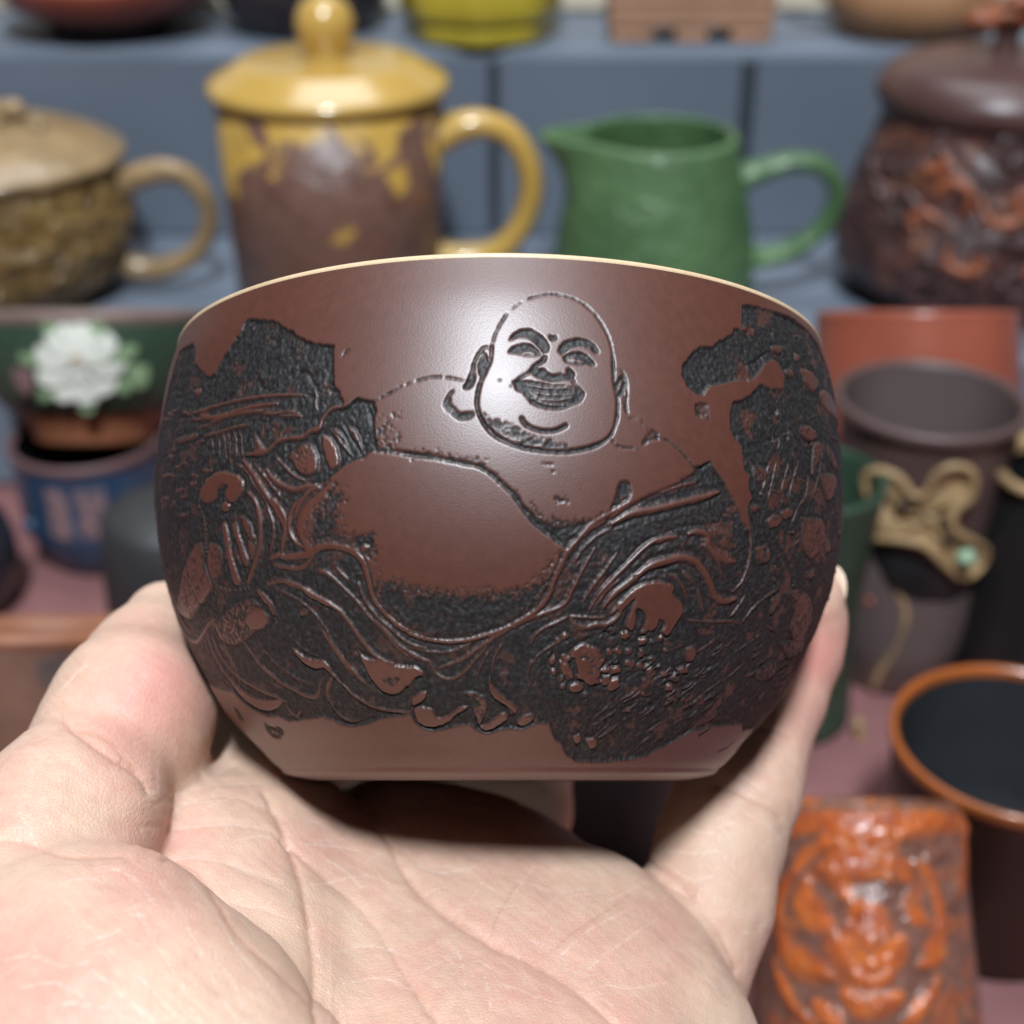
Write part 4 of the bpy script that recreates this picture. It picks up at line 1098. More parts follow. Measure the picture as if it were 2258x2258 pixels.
# ---- robe, lower middle and right arm ---------------------------------------------------------
unblack(poly(4, '-20 1040 50 1038 105 1082 60 1108 0 1180 -40 1120'), .02, .06)
groove(4, 13, '0 1165 55 1112 110 1102 142 1160 137 1240 100 1292 50 1322 18 1325 32 1385 60 1432 110 1468 170 1478 250 1452 330 1392 400 1347 450 1347 482 1382 477 1432 502 1478 560 1502 620 1482 680 1442 730 1457 790 1472 860 1452 915 1388', .36)
unblack(poly(4, '38 1340 100 1328 165 1340 205 1400 285 1388 360 1330 425 1328 350 1372 280 1432 180 1465 110 1455 62 1420'), .03, .08)
unblack(poly(4, '18 1262 60 1232 130 1218 130 1246 98 1282 30 1312'), .03, .06)
unblack(poly(4, '320 1232 450 1218 540 1255 565 1310 535 1400 508 1465 480 1400 455 1335 505 1300 440 1252'), .06, .2, .4)
unblack(poly(4, '500 1462 560 1450 620 1400 680 1368 715 1400 680 1430 600 1480 540 1490'), .03, .08)
unblack(poly(4, '572 1110 600 1180 660 1240 740 1300 775 1345 742 1378 690 1312 610 1262 572 1190'), .03, .08)
unblack(poly(4, '765 1425 830 1380 905 1390 862 1440 800 1462'), .03, .08, .2)
groove(4, 14, '600 1000 575 1100 565 1190 598 1265 680 1315 740 1355 765 1425', .38)
rib(4, 10, '665 880 612 970 595 1080', .7)
rib(4, 20, '210 1048 360 992 500 902 650 802 800 722 950 662 1060 622 1130 570 1170 480 1230 370 1290 260 1330 195', .85)
rib(4, 14, '0 945 80 985 150 1002 190 1082 260 1122 330 1118 410 1058 500 960 560 890', .75)
rib(4, 12, '0 900 150 930 300 930 450 870', .3)
rib(4, 14, '870 875 900 812 970 762 1060 722 1140 682', .75)
rib(4, 10, '860 1050 920 962 1000 902 1070 862', .6)
rib(4, 9, '480 1130 530 1000 600 900', .3)
groove(4, 16, '858 1130 880 1200 930 1290 962 1345', .34)
rib(4, 12, '870 1000 850 1100 870 1180', .3)
rib(4, 10, '940 1050 910 1150 940 1230', .3)
groove(4, 9, '220 1250 330 1230 440 1245', .2)
rib(4, 16, '1240 580 1310 470 1370 390 1430 310 1490 225', .6, .1)
rib(4, 22, '1290 630 1360 520 1450 420 1560 310 1680 190 1780 130 1900 112', .8, .04, .3)
rib(4, 18, '1340 600 1410 500 1500 420', .6, .1)
rib(4, 32, '1390 615 1460 525 1560 445 1640 382 1740 312 1850 280 1950 262', .9, .02, .3)
rib(4, 14, '1180 300 1250 190 1340 110 1450 50', .4, .14)
groove(4, 20, '1660 400 1760 375 1850 380 1932 430', .4)
groove(6, 30, '180 430 300 370 420 375 520 420 580 500 620 600 640 700', .42)
groove(6, 24, '330 200 480 130 620 110 750 130', .42)
groove(6, 20, '420 90 560 40 740 30 850 10', .42)
unblack(poly(6, '40 655 100 590 190 518 300 472 420 478 492 520 470 568 542 640 562 692 520 762 492 802 440 882 388 862 420 800 372 758 352 820 310 852 250 842 280 742 240 690 192 682 188 780 160 852 118 822 130 742 192 592 130 652 62 705'), .0, .08)
rib(6, 20, '0 720 30 690 60 640', .8)
rib(6, 44, '200 420 300 352 450 302 560 280 650 312 712 382 762 472 792 562 840 610 910 620 972 598', .95, .02, .35)
rib(6, 16, '440 410 500 440 545 490 592 590', .7)
rib(6, 14, '560 400 600 440 630 480', .7)
rib(6, 14, '675 540 692 620 712 700', .6)
rib(6, 40, '600 100 660 82 740 105 752 190 800 250 880 300 960 312', .8, .05)
unblack(poly(6, '760 60 900 70 980 140 960 220 860 200 790 130'), .12, .3, .62)
rib(6, 30, '360 160 430 130 510 120', .7)
rib(6, 16, '700 180 760 230 830 330 860 450', .4)
rib(6, 14, '1045 0 1080 100 1085 230 1060 360 1010 480 940 552', .9, .0, .2)
rib(6, 16, '920 745 975 685 1042 580', .35, .0, .3)
rib(6, 14, '1020 785 1100 680 1200 592 1310 520', .35, .0, .3)
rib(6, 12, '600 770 750 780 900 775 1000 790', .5, .06)
rib(4, 12, '1155 680 1260 685 1400 692', .8, .02)
rib(4, 26, '1160 700 1180 730 1260 760 1340 735 1400 740 1470 705 1520 640', .7, .04)

# ---- rocks, lower right -----------------------------------------------------------------------
q = random.Random(9)
D[:] += 0
xr = GU > 14
D += np.where(xr, B * (N_l - .5) * .30, B * (N_l - .5) * .10)
unblack(poly(4, '1145 950 1215 890 1300 888 1402 962 1372 1050 1355 1152 1280 1160 1212 1085 1198 1000'), .0, .1)
for s_ in ('1080 1000 1120 990 1160 1060 1180 1110 1140 1130 1100 1080', '1010 980 1040 955 1050 1000 1030 1035 1010 1020', '1365 1060 1430 1045 1500 1035 1510 1065 1480 1090 1400 1080', '1380 1110 1430 1095 1450 1130 1410 1170 1375 1150', '1450 1130 1500 1115 1510 1170 1450 1210 1420 1190', '1140 1180 1200 1150 1250 1180 1220 1210 1160 1210', '1470 920 1500 895 1535 915 1520 950 1485 950', '1510 800 1545 790 1580 815 1560 845 1520 835', '1640 850 1690 830 1720 850 1690 880 1650 880', '1770 830 1800 815 1830 830 1800 865', '1080 820 1110 800 1150 815 1100 850', '1200 1100 1240 1085 1270 1100 1240 1125 1205 1120', '1170 1540 1220 1520 1230 1560 1190 1585', '1265 1560 1330 1550 1345 1590 1300 1620'):
    unblack(poly(4, s_), .03, .08)
for s_ in ('580 990 630 970 660 1010 640 1080 590 1090 570 1040', '500 1150 560 1130 600 1150 600 1180 520 1185', '450 1215 500 1195 535 1225 500 1250 470 1240', '280 1150 310 1130 330 1180 310 1230 280 1200', '0 1150 60 1130 70 1160 20 1190', '0 1240 50 1220 70 1270 30 1310 0 1310', '230 930 270 905 295 930 260 955', '210 1030 250 1020 255 1055 215 1060', '360 910 400 890 415 920 380 940'):
    unblack(poly(6, s_), .04, .1, .25)
for k_ in range(150):
    x_, y_ = q.uniform(1000, 1990), q.gauss(1010, 190)
    if y_ < 770 or y_ > 1560: continue
    a_ = q.uniform(0, 6.28); s_ = q.uniform(10, 26)
    if q.random() < .5:
        unblack(poly(4, ' '.join(f'{x_+s_*(.7+.5*q.random())*math.cos(a_+j*1.05)*1.25:.0f} {y_+s_*(.7+.5*q.random())*math.sin(a_+j*1.05):.0f}' for j in range(6))), q.uniform(.08, .2), .08, keep=q.choice([.0, .15, .5, .9]))
    else:
        groove(4, q.uniform(9, 20), f'{x_} {y_} {x_+s_*1.3} {y_-s_*q.uniform(-.6,1)} {x_+s_*2.5} {y_-s_*q.uniform(-.9,1.2)}', q.uniform(.2, .4))
for k_ in range(130):                       # slanting chisel strokes
    x_, y_ = q.uniform(-150, 1400), q.uniform(900, 1800)
    if y_ < 1150 and x_ < 650: continue
    l_ = q.uniform(50, 160)
    wv = q.uniform(-.15, .15)
    (groove if k_ % 3 == 0 else rib)(6, q.uniform(8, 16), f'{x_} {y_} {x_+l_*.5} {y_-l_*(.30+wv)} {x_+l_} {y_-l_*(.72+wv)}', *( (q.uniform(.15, .35),) if k_ % 3 == 0 else (q.choice([.0, .1, .35]), q.uniform(.05, .2), .25)))

# ---- right cliff ------------------------------------------------------------------------------
for s_, th_ in (('1465 670 1530 690 1602 770 1572 855 1510 790', None), ('1620 850 1680 860 1742 1000 1752 1090 1680 1010 1640 930', None), ('1245 500 1322 498 1312 560 1270 545', .3), ('1420 548 1472 588 1430 625', .2), ('1350 690 1400 680 1420 740 1370 730', .3),
                ('1095 1420 1200 1450 1192 1535 1120 1545', .45), ('1465 1120 1560 1130 1602 1200 1530 1245 1470 1180', .4), ('1615 1500 1735 1500 1742 1600 1690 1705 1640 1600', .35), ('1570 1250 1640 1260 1600 1420 1560 1500', .4), ('1680 1250 1740 1380 1750 1460 1700 1400', .4), ('1310 1790 1390 1760 1420 1800 1350 1850', .3), ('1070 1740 1130 1730 1160 1760 1100 1800', .5)):
    unblack(poly(5, s_), .05, .15, th_)
for s_, th_ in (('1480 -30 1640 -10 1652 150 1560 290 1490 200', .42), ('1395 550 1530 570 1562 700 1520 850 1440 960 1395 850 1420 700', .45), ('1245 610 1310 560 1300 640 1235 730', .4), ('1660 150 1700 140 1690 240 1655 230', .4), ('1500 430 1560 380 1580 420 1540 450', .4), ('1200 0 1280 -60 1330 0 1240 60', .4), ('1300 950 1420 920 1500 800 1480 1000 1380 1060', .6), ('1120 200 1220 190 1230 300 1140 330', .5), ('1250 450 1290 440 1280 480', .3), ('1200 1110 1280 1090 1260 1200 1150 1240 1120 1200', .6)):
    unblack(poly(6, s_), .07, .2, th_)
for s_ in ('1220 1705 1250 1560 1290 1385', '1380 1695 1410 1560 1460 1390', '1400 1910 1450 1765 1520 1655 1532 1500', '1180 1640 1200 1520 1240 1400', '1320 1640 1350 1520 1380 1400', '1560 1700 1600 1560 1650 1300'):
    rib(5, 12, s_, .25, .0, .35)
for s_ in ('770 798 900 770 985 745', '1040 648 1120 622 1180 570 1235 545 1270 585 1325 645', '1210 1225 1260 1230 1310 1205', '1480 1205 1540 1245 1580 1250', '1270 245 1400 305 1500 380'):
    groove(5, 20, s_, .5)
q = random.Random(12)
for k_ in range(90):
    x_, y_ = q.uniform(1080, 1800), q.uniform(420, 2900)
    l_ = q.uniform(25, 90); a_ = q.choice([q.uniform(-1.9, -1.1), q.uniform(-.8, .8)])
    p_ = f'{x_} {y_} {x_+l_*.5*math.cos(a_)+q.uniform(-10,10)} {y_+l_*.5*math.sin(a_)} {x_+l_*math.cos(a_)} {y_+l_*math.sin(a_)}'
    if k_ % 2: groove(5, q.uniform(9, 20), p_, q.uniform(.2, .4), dots=.2)
    else: rib(5, q.uniform(9, 16), p_, q.choice([.0, .2, .6]), q.uniform(.0, .2), .3)

# ---- small marks near the foot
fill(3, '778 1580 805 1608 840 1625 880 1618 918 1650 892 1702 830 1684 790 1635', .2, .15)
fill(3, '563 1478 600 1508 638 1572 600 1562', .2, .1)
unblack(poly(3, '810 1630 850 1640 880 1670 850 1680'), .05, .2, .6)

D *= .66
Ds = D.copy()
for _ in range(2):
    Ds[1:-1] = Ds[1:-1] * .5 + (Ds[:-2] + Ds[2:]) * .25
    Ds[:, 1:-1] = Ds[:, 1:-1] * .5 + (Ds[:, :-2] + Ds[:, 2:]) * .25
WALL = sm(.28, .7, np.hypot(np.gradient(Ds, axis=0) / np.gradient(Uc)[:, None], np.gradient(Ds, axis=1) / np.gradient(Sc)[None])) * sm(.015, .06, Ds)
# tool-mark relief on everything carved
D += B * ((N_f - .5) * .26 + (N_m - .5) * .16)
D = np.clip(D, -.05, .95)
N_p = vnoise(GU, GS, 2.2, 15) * .5 + vnoise(GU, GS, .9, 16) * .3 + vnoise(GU, GS, .35, 17) * .2
B *= 1 - np.where(GU > 20, .6, .4) * sm(.65, .72, N_p + np.where(GU > 34, .05, 0)) * sm(.8, .3, D) * (B > .5)
B *= .25 + .75 * sm(-.04, .10, D)
print('carving done', D.shape)

def soft(A):                                          # light blur along both directions, keeps edges from stair-stepping
    A = A.copy()
    A[1:-1] = A[1:-1] * .6 + (A[:-2] + A[2:]) * .2
    A[:, 1:-1] = A[:, 1:-1] * .6 + (A[:, :-2] + A[:, 2:]) * .2
    return A
B = np.maximum(B, WALL * (1 - KEEP))
D = soft(soft(D)); B = soft(B)

M_cup, nt, bs = new_mat('chestnut clay with black carved ground')
at = nt.nodes.new('ShaderNodeAttribute'); at.attribute_name = 'carved'
ad = nt.nodes.new('ShaderNodeAttribute'); ad.attribute_name = 'depth'
tc = nt.nodes.new('ShaderNodeTexCoord')
n1 = noise(nt, 900, 4)
browncol = ramp(nt, n1, [(0.3, (0.076, 0.0225, 0.0135)), (0.7, (0.092, 0.0290, 0.0180))])
n2 = noise(nt, 1800, 3)
blackcol = ramp(nt, n2, [(0.35, (0.0110, 0.0098, 0.0098)), (0.62, (0.0245, 0.0222, 0.0220)), (0.8, (0.062, 0.056, 0.054))])
mx = nt.nodes.new('ShaderNodeMix'); mx.data_type = 'RGBA'
nt.links.new(at.outputs['Fac'], mx.inputs[0]); nt.links.new(browncol, mx.inputs[6]); nt.links.new(blackcol, mx.inputs[7])
nt.links.new(mx.outputs[2], bs.inputs['Base Color'])
rr = nt.nodes.new('ShaderNodeMapRange'); rr.inputs[3].default_value = 0.43; rr.inputs[4].default_value = 0.55
nt.links.new(at.outputs['Fac'], rr.inputs[0]); nt.links.new(rr.outputs[0], bs.inputs['Roughness'])
sp_ = nt.nodes.new('ShaderNodeMapRange'); sp_.inputs[3].default_value = 0.78; sp_.inputs[4].default_value = 0.34
nt.links.new(at.outputs['Fac'], sp_.inputs[0]); nt.links.new(sp_.outputs[0], bs.inputs['Specular IOR Level'])
cw = nt.nodes.new('ShaderNodeMapRange'); cw.inputs[3].default_value = 0.35; cw.inputs[4].default_value = 0.0
nt.links.new(at.outputs['Fac'], cw.inputs[0]); nt.links.new(cw.outputs[0], bs.inputs['Coat Weight'])
bs.inputs['Coat Roughness'].default_value = 0.46
bp = bump(nt, bs, noise(nt, 4600, 2, 0.5), 0.16, 0.0001)

cup = thing('carved_cup', 'round chestnut brown clay cup carved with a laughing bald figure, held in the hand', 'cup', tuple(CO))
loc0 = CO
front = cup_pt(GU, GS, -D / 1000.0)
# coarse closing arc behind
a_back = np.linspace(74 / 45.0, 2 * math.pi - 74 / 45.0, 74)[1:-1]
BU, BS = np.meshgrid(a_back * 45.0, Sc, indexing='ij')
q1, q2, q3 = vnoise(BU, BS, .8, 3), vnoise(BU, BS, .3, 1), vnoise(BU, BS, 3.0, 5)
bm_ = sm(8, 11, BS + (q3 - .5) * 5) * sm(52, 48, BS + (q3 - .5) * 8)
BD = bm_ * (.4 + (q1 - .5) * .3 + (q2 - .5) * .2)
back = cup_pt(BU, BS, -BD / 1000.0)
V = np.concatenate([front, back], 0)
Bm = np.concatenate([B, bm_.astype(np.float32)], 0); Dm = np.concatenate([D, BD.astype(np.float32)], 0)
nu_, ns_ = V.shape[:2]
idx = np.arange(nu_ * ns_).reshape(nu_, ns_)
nx_ = np.roll(idx, -1, 0)
Qd = np.stack([idx[:, :-1], nx_[:, :-1], nx_[:, 1:], idx[:, 1:]], -1).reshape(-1, 4)
np_mesh('cup_body', V.reshape(-1, 3) - loc0, Qd, M_cup, cup, {'carved': Bm, 'depth': Dm})
# foot and lining turned in the cup's own frame
def lathe_axis(name, prof, mat, parent, segs=160, step=None):
    P = catmull(prof, step) if step else np.asarray(prof, float)
    a = np.linspace(0, 2 * math.pi, segs, endpoint=False)
    V = (P[None, :, 0, None] * (np.sin(a)[:, None, None] * RT - np.cos(a)[:, None, None] * DV) + P[None, :, 1, None] * AX)
    n = len(P)
    i_ = np.arange(segs * n).reshape(segs, n); k_ = np.roll(i_, -1, 0)
    Q = np.stack([i_[:, :-1], k_[:, :-1], k_[:, 1:], i_[:, 1:]], -1).reshape(-1, 4)
    return np_mesh(name, V.reshape(-1, 3), Q, mat, parent)
M_foot = clay('chestnut clay', (0.088, 0.034, 0.025), 0.4, 0.1, 200)
M_lining = clay('cream slip', (0.62, 0.45, 0.28), 0.4, 0.08, 100)
rt_, ht_ = RC * KR[-1], RC * HC
lathe_axis('foot_ring', [(0.0, 0.0016), (0.0205, 0.0016), (0.0212, 0.0010), (0.0222, 0.0001), (0.0236, -0.00015), (0.0245, -0.0001), (RC * KR[0], 0.0)], M_foot, cup)
lathe_axis('lining', [(rt_ - 0.00002, ht_), (rt_ + 0.00005, ht_ + 0.00022), (rt_ - 0.0001, ht_ + 0.0005), (rt_ - 0.0007, ht_ + 0.00078), (rt_ - 0.0016, ht_ + 0.0005), (rt_ - 0.0021, ht_ - 0.001), (0.0430, 0.044), (0.0425, 0.032), (0.038, 0.016), (0.028, 0.006), (0.0, 0.0045)], M_lining, cup, step=0.0008)

# ------------------------------------------------------------------ the hand: smooth distance field -> one continuous skin
def cup_sdf(P):                                       # metres, outside positive
    q_ = P - CO
    h = q_ @ AX
    ra = np.linalg.norm(q_ - h[..., None] * AX, axis=-1)
    z = np.clip(h / (RC * HC), 0, 1)
    r = prof_r(z) * RC
    e = 2e-3
    dr = (prof_r(np.clip(z + e, 0, 1)) - prof_r(np.clip(z - e, 0, 1))) * RC / ((np.clip(z + e, 0, 1) - np.clip(z - e, 0, 1)) * RC * HC)
    side = (ra - r) / np.sqrt(1 + dr * dr)
    return np.maximum(side, np.maximum(-h, h - RC * HC))
K19 = 2258 / 1932.0
def hp(x, y, d):                                      # 1932-pixel view coordinates and depth in mm -> world
    return cam_pt(x * K19, y * K19, d / 1000.0)
def touch(x, y, r, press=.6):                         # centre of a fingertip of radius r (mm) pressed on the cup from behind the outline
    for d in np.arange(240, 150, -.25):
        p = hp(x, y, d)
        if cup_sdf(p[None])[0] * 1000 < r - press:
            return d
    return 190.0
HV = .64                                              # voxel, mm
FR = np.stack([RT, UP, FW])                           # camera axes
lo = np.array([-84.0, -88.0, 120.0]); hi = np.array([62.0, 8.0, 300.0])
nn = ((hi - lo) / HV).astype(int) + 1
SD = np.full(nn, 12.0, np.float32)
ax_ = [lo[i] + HV * np.arange(nn[i]) for i in range(3)]
def tocam(p): return FR @ (np.asarray(p) - CAM) * 1000
def cone(a, b, ra, rb_, k):
    """tapered capsule smoothly joined to the field"""
    a, b = tocam(a), tocam(b)
    m = max(ra, rb_) + k + 4
    sl = []
    for i in range(3):
        i0 = int(np.clip((min(a[i], b[i]) - m - lo[i]) / HV, 0, nn[i])); i1 = int(np.clip((max(a[i], b[i]) + m - lo[i]) / HV + 1, 0, nn[i]))
        if i1 <= i0: return
        sl.append(slice(i0, i1))
    sl = tuple(sl)
    X = (ax_[0][sl[0]][:, None, None] - a[0]).astype(np.float32); Y = (ax_[1][sl[1]][None, :, None] - a[1]).astype(np.float32); Zd = (ax_[2][sl[2]][None, None, :] - a[2]).astype(np.float32)
    ba = (b - a).astype(np.float32); L = float(ba @ ba) + 1e-6
    h = np.clip((X * ba[0] + Y * ba[1] + Zd * ba[2]) / L, 0, 1)
    d = np.sqrt((X - h * ba[0]) ** 2 + (Y - h * ba[1]) ** 2 + (Zd - h * ba[2]) ** 2) - (ra + (rb_ - ra) * h)
    F = SD[sl]
    hh = np.clip(.5 + .5 * (F - d) / k, 0, 1)
    SD[sl] = F * (1 - hh) + d * hh - k * hh * (1 - hh)
def chain(pts, k, k0=None):
    for i in range(len(pts) - 1):
        (x0, y0, d0, r0), (x1, y1, d1, r1) = pts[i], pts[i + 1]
        cone(hp(x0, y0, d0), hp(x1, y1, d1), r0, r1, (k0 if (i == 0 and k0) else k))

# palm: metacarpal rays and pads, wrist towards the viewer's lower edge
chain([(700, 1640, 204, 12), (700, 1780, 189, 12.3), (700, 1900, 180, 13), (690, 2200, 160, 15), (660, 2500, 140, 18)], 6)
chain([(860, 1650, 205, 12), (856, 1785, 190, 12.3), (850, 1900, 181, 13), (820, 2200, 161, 15), (760, 2500, 141, 18)], 8)
chain([(1000, 1708, 201, 11.5), (998, 1805, 190, 12.5), (990, 1900, 182, 13.5), (930, 2200, 163, 16), (840, 2500, 142, 18)], 8)
chain([(1125, 1795, 189, 11.5), (1125, 1920, 182, 13.5), (1080, 2200, 166, 17), (940, 2520, 143, 18)], 7)
chain([(1215, 1860, 187, 9.5), (1240, 1990, 181, 12), (1200, 2260, 168, 14)], 5)
# pad under the index finger, web towards the thumb
chain([(505, 1560, 196, 10.5), (470, 1700, 184, 12), (480, 1840, 174, 12), (540, 2000, 164, 12)], 2.2)
chain([(452, 1395, 214, 8.5), (430, 1500, 204, 9), (395, 1640, 186, 10.5), (345, 1760, 176, 11)], 3.0)
chain([(560, 1640, 194, 10), (620, 1800, 182, 11)], 5)
# ball of the thumb
chain([(60, 1800, 160, 13.5), (150, 1905, 153, 16.5), (235, 2070, 145, 20), (420, 2330, 137, 21)], 1.1, .9)
chain([(150, 1905, 153, 16), (330, 2050, 152, 15)], 6)
# thumb
dt0 = touch(308, 1188, 7.6); dt1 = touch(262, 1330, 10.6, .2)
dt1 = min(dt1, 190)
thumb = [(314, 1178, dt0, 6.3), (286, 1262, (dt0 * .55 + dt1 * .45), 8.7), (255, 1345, dt1 - 1, 10.3), (206, 1430, dt1 - 6, 10.2)]
chain(thumb, 3.0, 1.0)
chain([(178, 1472, dt1 - 10, 9.3), (148, 1520, dt1 - 15, 10.2), (118, 1570, dt1 - 20, 10.9), (85, 1625, dt1 - 25, 10.4)], 2.4, 1.0)
chain([(85, 1625, dt1 - 25, 10.2), (20, 1760, 158, 12)], 1.2)
# little-finger side finger, along the right of the cup
fc = [(1453, 1318, 7.9), (1487, 1232, 7.4), (1505, 1173, 6.8), (1520, 1128, 5.2)]
fd = [touch(*q_) for q_ in fc]
d1 = min(touch(1406, 1412, 8.0, .3), 208)
chain([(1270, 1880, 192, 9.2), (1328, 1711, 196, 9.0), (1362, 1583, 200, 8.6), (1388, 1497, (200 + d1) / 2, 8.9), (1412, 1412, d1, 8.2)] + [(x, y, d, r) for (x, y, r), d in zip(fc, fd)], 1.6, 1.6)
print('finger depths', d1, fd, 'thumb', dt0, dt1)
# index finger behind the left of the cup, middle and ring fingers below and behind
chain([(500, 1600, 196, 10), (520, 1480, 222, 9.6), (560, 1340, 248, 9), (600, 1150, 262, 8), (640, 1010, 264, 7)], 3)
chain([(690, 1650, 204, 11), (690, 1640, 220, 10.5), (700, 1560, 238, 10), (720, 1420, 254, 9.2), (740, 1230, 264, 8)], 3)
chain([(850, 1660, 205, 11), (855, 1640, 220, 10), (865, 1560, 238, 9.6), (880, 1440, 256, 9), (890, 1250, 266, 8)], 3)
chain([(940, 1690, 205, 9.5), (965, 1620, 226, 8.4), (985, 1530, 244, 7.8), (1000, 1420, 258, 7.6), (1010, 1250, 266, 7)], 3)
# never inside the cup
ii = [int((v - l) / HV) for v, l in ((-56, lo[0]), (52, lo[0]))]
jj = [int((v - lo[1]) / HV) for v in (-46, 7)]
sub = (slice(ii[0], ii[1]), slice(jj[0], None), slice(int((138 - lo[2]) / HV), int((246 - lo[2]) / HV)))
gx, gy_, gz = np.meshgrid(ax_[0][sub[0]], ax_[1][sub[1]], ax_[2][sub[2]], indexing='ij')
need = SD[sub] < 2.0
Pw = CAM + (gx[need][:, None] * RT + gy_[need][:, None] * UP + gz[need][:, None] * FW) / 1000
tmp = SD[sub]
tmp[need] = np.maximum(tmp[need], -(cup_sdf(Pw) * 1000 - .02))
SD[sub] = tmp
del gx, gy_, gz, need, Pw, tmp

def surface_nets(F, h, org):
    ng = F < 0
    nx, ny, nz = F.shape
    c = np.zeros((nx - 1, ny - 1, nz - 1), np.uint8)
    offs = [(i, j, k) for i in (0, 1) for j in (0, 1) for k in (0, 1)]
    for i, j, k in offs:
        c += ng[i:nx - 1 + i, j:ny - 1 + j, k:nz - 1 + k]
    act = np.argwhere((c > 0) & (c < 8))
    ids = np.full(c.shape, -1, np.int32)
    ids[tuple(act.T)] = np.arange(len(act))
    pos = np.zeros((len(act), 3)); cnt = np.zeros(len(act))
    for a in offs:
        for b in offs:
            if sum(b) - sum(a) != 1 or any(b[t] < a[t] for t in range(3)): continue
            fa = F[act[:, 0] + a[0], act[:, 1] + a[1], act[:, 2] + a[2]]; fb = F[act[:, 0] + b[0], act[:, 1] + b[1], act[:, 2] + b[2]]
            m = (fa < 0) != (fb < 0)
            t = np.where(m, fa / np.where(m, fa - fb, 1), 0)
            pos += m[:, None] * (np.array(a) + t[:, None] * (np.array(b) - np.array(a))); cnt += m
    V = (act + pos / cnt[:, None]) * h + org
    quads = []
    for axn in range(3):
        o1, o2 = [t for t in range(3) if t != axn]
        s0 = [slice(1, n - 1) for n in F.shape]; s1 = list(s0)
        s0[axn] = slice(0, F.shape[axn] - 1); s1[axn] = slice(1, F.shape[axn])
        A, Bq = ng[tuple(s0)], ng[tuple(s1)]
        e = np.argwhere(A != Bq)
        e_ = e + 1; e_[:, axn] -= 1
        fl = A[tuple(e.T)]
        def cell(d1, d2):
            q_ = e_.copy(); q_[:, o1] -= d1; q_[:, o2] -= d2
            return ids[tuple(q_.T)]
        q4 = np.stack([cell(1, 1), cell(0, 1), cell(0, 0), cell(1, 0)], 1)
        if axn == 1: fl = ~fl
        q4[~fl] = q4[~fl][:, ::-1]
        quads.append(q4)
    Q = np.vstack(quads)
    return V, Q[(Q >= 0).all(1)]
V, Q = surface_nets(SD, HV, lo)
del SD
# relax the voxel staircase
def relax(V, Q, n, lam):
    a = np.concatenate([Q[:, 0], Q[:, 1], Q[:, 2], Q[:, 3]]); b = np.concatenate([Q[:, 1], Q[:, 2], Q[:, 3], Q[:, 0]])
    for _ in range(n):
        S = np.stack([np.bincount(a, V[b, i], len(V)) + np.bincount(b, V[a, i], len(V)) for i in range(3)], 1)
        c = np.bincount(a, minlength=len(V)) + np.bincount(b, minlength=len(V))
        V = V + lam * (S / np.maximum(c, 1)[:, None] - V)
    return V
V = relax(V, Q, 4, .5)
def subdivide(V, Q):
    n = len(V)
    E = np.concatenate([Q[:, [0, 1]], Q[:, [1, 2]], Q[:, [2, 3]], Q[:, [3, 0]]])
    Es = np.sort(E, 1)
    key = Es[:, 0].astype(np.int64) * n + Es[:, 1]
    uk, inv = np.unique(key, return_inverse=True)
    ev = (V[uk // n] + V[uk % n]) / 2
    fv = V[Q].mean(1)
    m = len(Q); ei = n + inv.reshape(4, m)
    fi = n + len(uk) + np.arange(m)
    Q2 = np.concatenate([np.stack([Q[:, k], ei[k], fi, ei[k - 1]], 1) for k in range(4)])
    return np.vstack([V, ev, fv]), Q2
V, Q = subdivide(V, Q)
V = relax(V, Q, 3, .45)
Nn = np.zeros_like(V)
fn = np.cross(V[Q[:, 2]] - V[Q[:, 0]], V[Q[:, 3]] - V[Q[:, 1]])
for k in range(4):
    for i in range(3):
        Nn[:, i] += np.bincount(Q[:, k], fn[:, i], len(V))
Nn /= np.linalg.norm(Nn, axis=1)[:, None] + 1e-9
if (Nn[:, 2] * (V[:, 2] - V[:, 2].mean())).mean() < 0:
    Nn = -Nn; Q = Q[:, ::-1]
PX = 1129 + FPX * V[:, 0] / V[:, 2]; PY = 1129 - FPX * V[:, 1] / V[:, 2]
facing = -(Nn * V).sum(1) / np.linalg.norm(V, axis=1)
near = (facing > -.15) & (V[:, 2] < 214)
DH = np.zeros(len(V)); CR = np.zeros(len(V)); WH = np.zeros(len(V))
def skin_line(org, txt, width, depth, tint=.5, white=0.0, smooth=True):
    ox_, oy_ = org
    P = np.array([float(q_) for q_ in txt.split()]).reshape(-1, 2) * .5694 + (ox_, oy_)
    P = catmull(P, 12)
    P = P + np.random.RandomState(len(txt)).randn(*P.shape) * .8
    m = near & (PX > P[:, 0].min() - width * 10) & (PX < P[:, 0].max() + width * 3) & (PY > P[:, 1].min() - width * 3) & (PY < P[:, 1].max() + width * 3)
    ix = np.flatnonzero(m)
    if not len(ix): return
    x, y = PX[ix], PY[ix]
    dm = np.full(len(ix), 1e9)
    n = len(P)
    for k in range(n - 1):
        a, b = P[k], P[k + 1]
        t_ = (k + .5) / n; ww = .35 + .65 * min(1, 5 * t_, 5 * (1 - t_))
        bx_, by_ = b - a; L = bx_ ** 2 + by_ ** 2 + 1e-9
        h = np.clip(((x - a[0]) * bx_ + (y - a[1]) * by_) / L, 0, 1)
        dm = np.minimum(dm, np.hypot(x - a[0] - h * bx_, y - a[1] - h * by_) / ww)
    g = np.exp(-(dm / width) ** 2)
    DH[ix] += .26 * depth * g + (.30 * depth * np.exp(-(dm / (2.6 * width)) ** 2) + .20 * depth * np.exp(-(dm / (6 * width)) ** 2) if tint else 0)
    g = np.exp(-(dm / (.62 * width)) ** 2)
    CR[ix] = np.maximum(CR[ix], tint * g); WH[ix] = np.maximum(WH[ix], white * g)
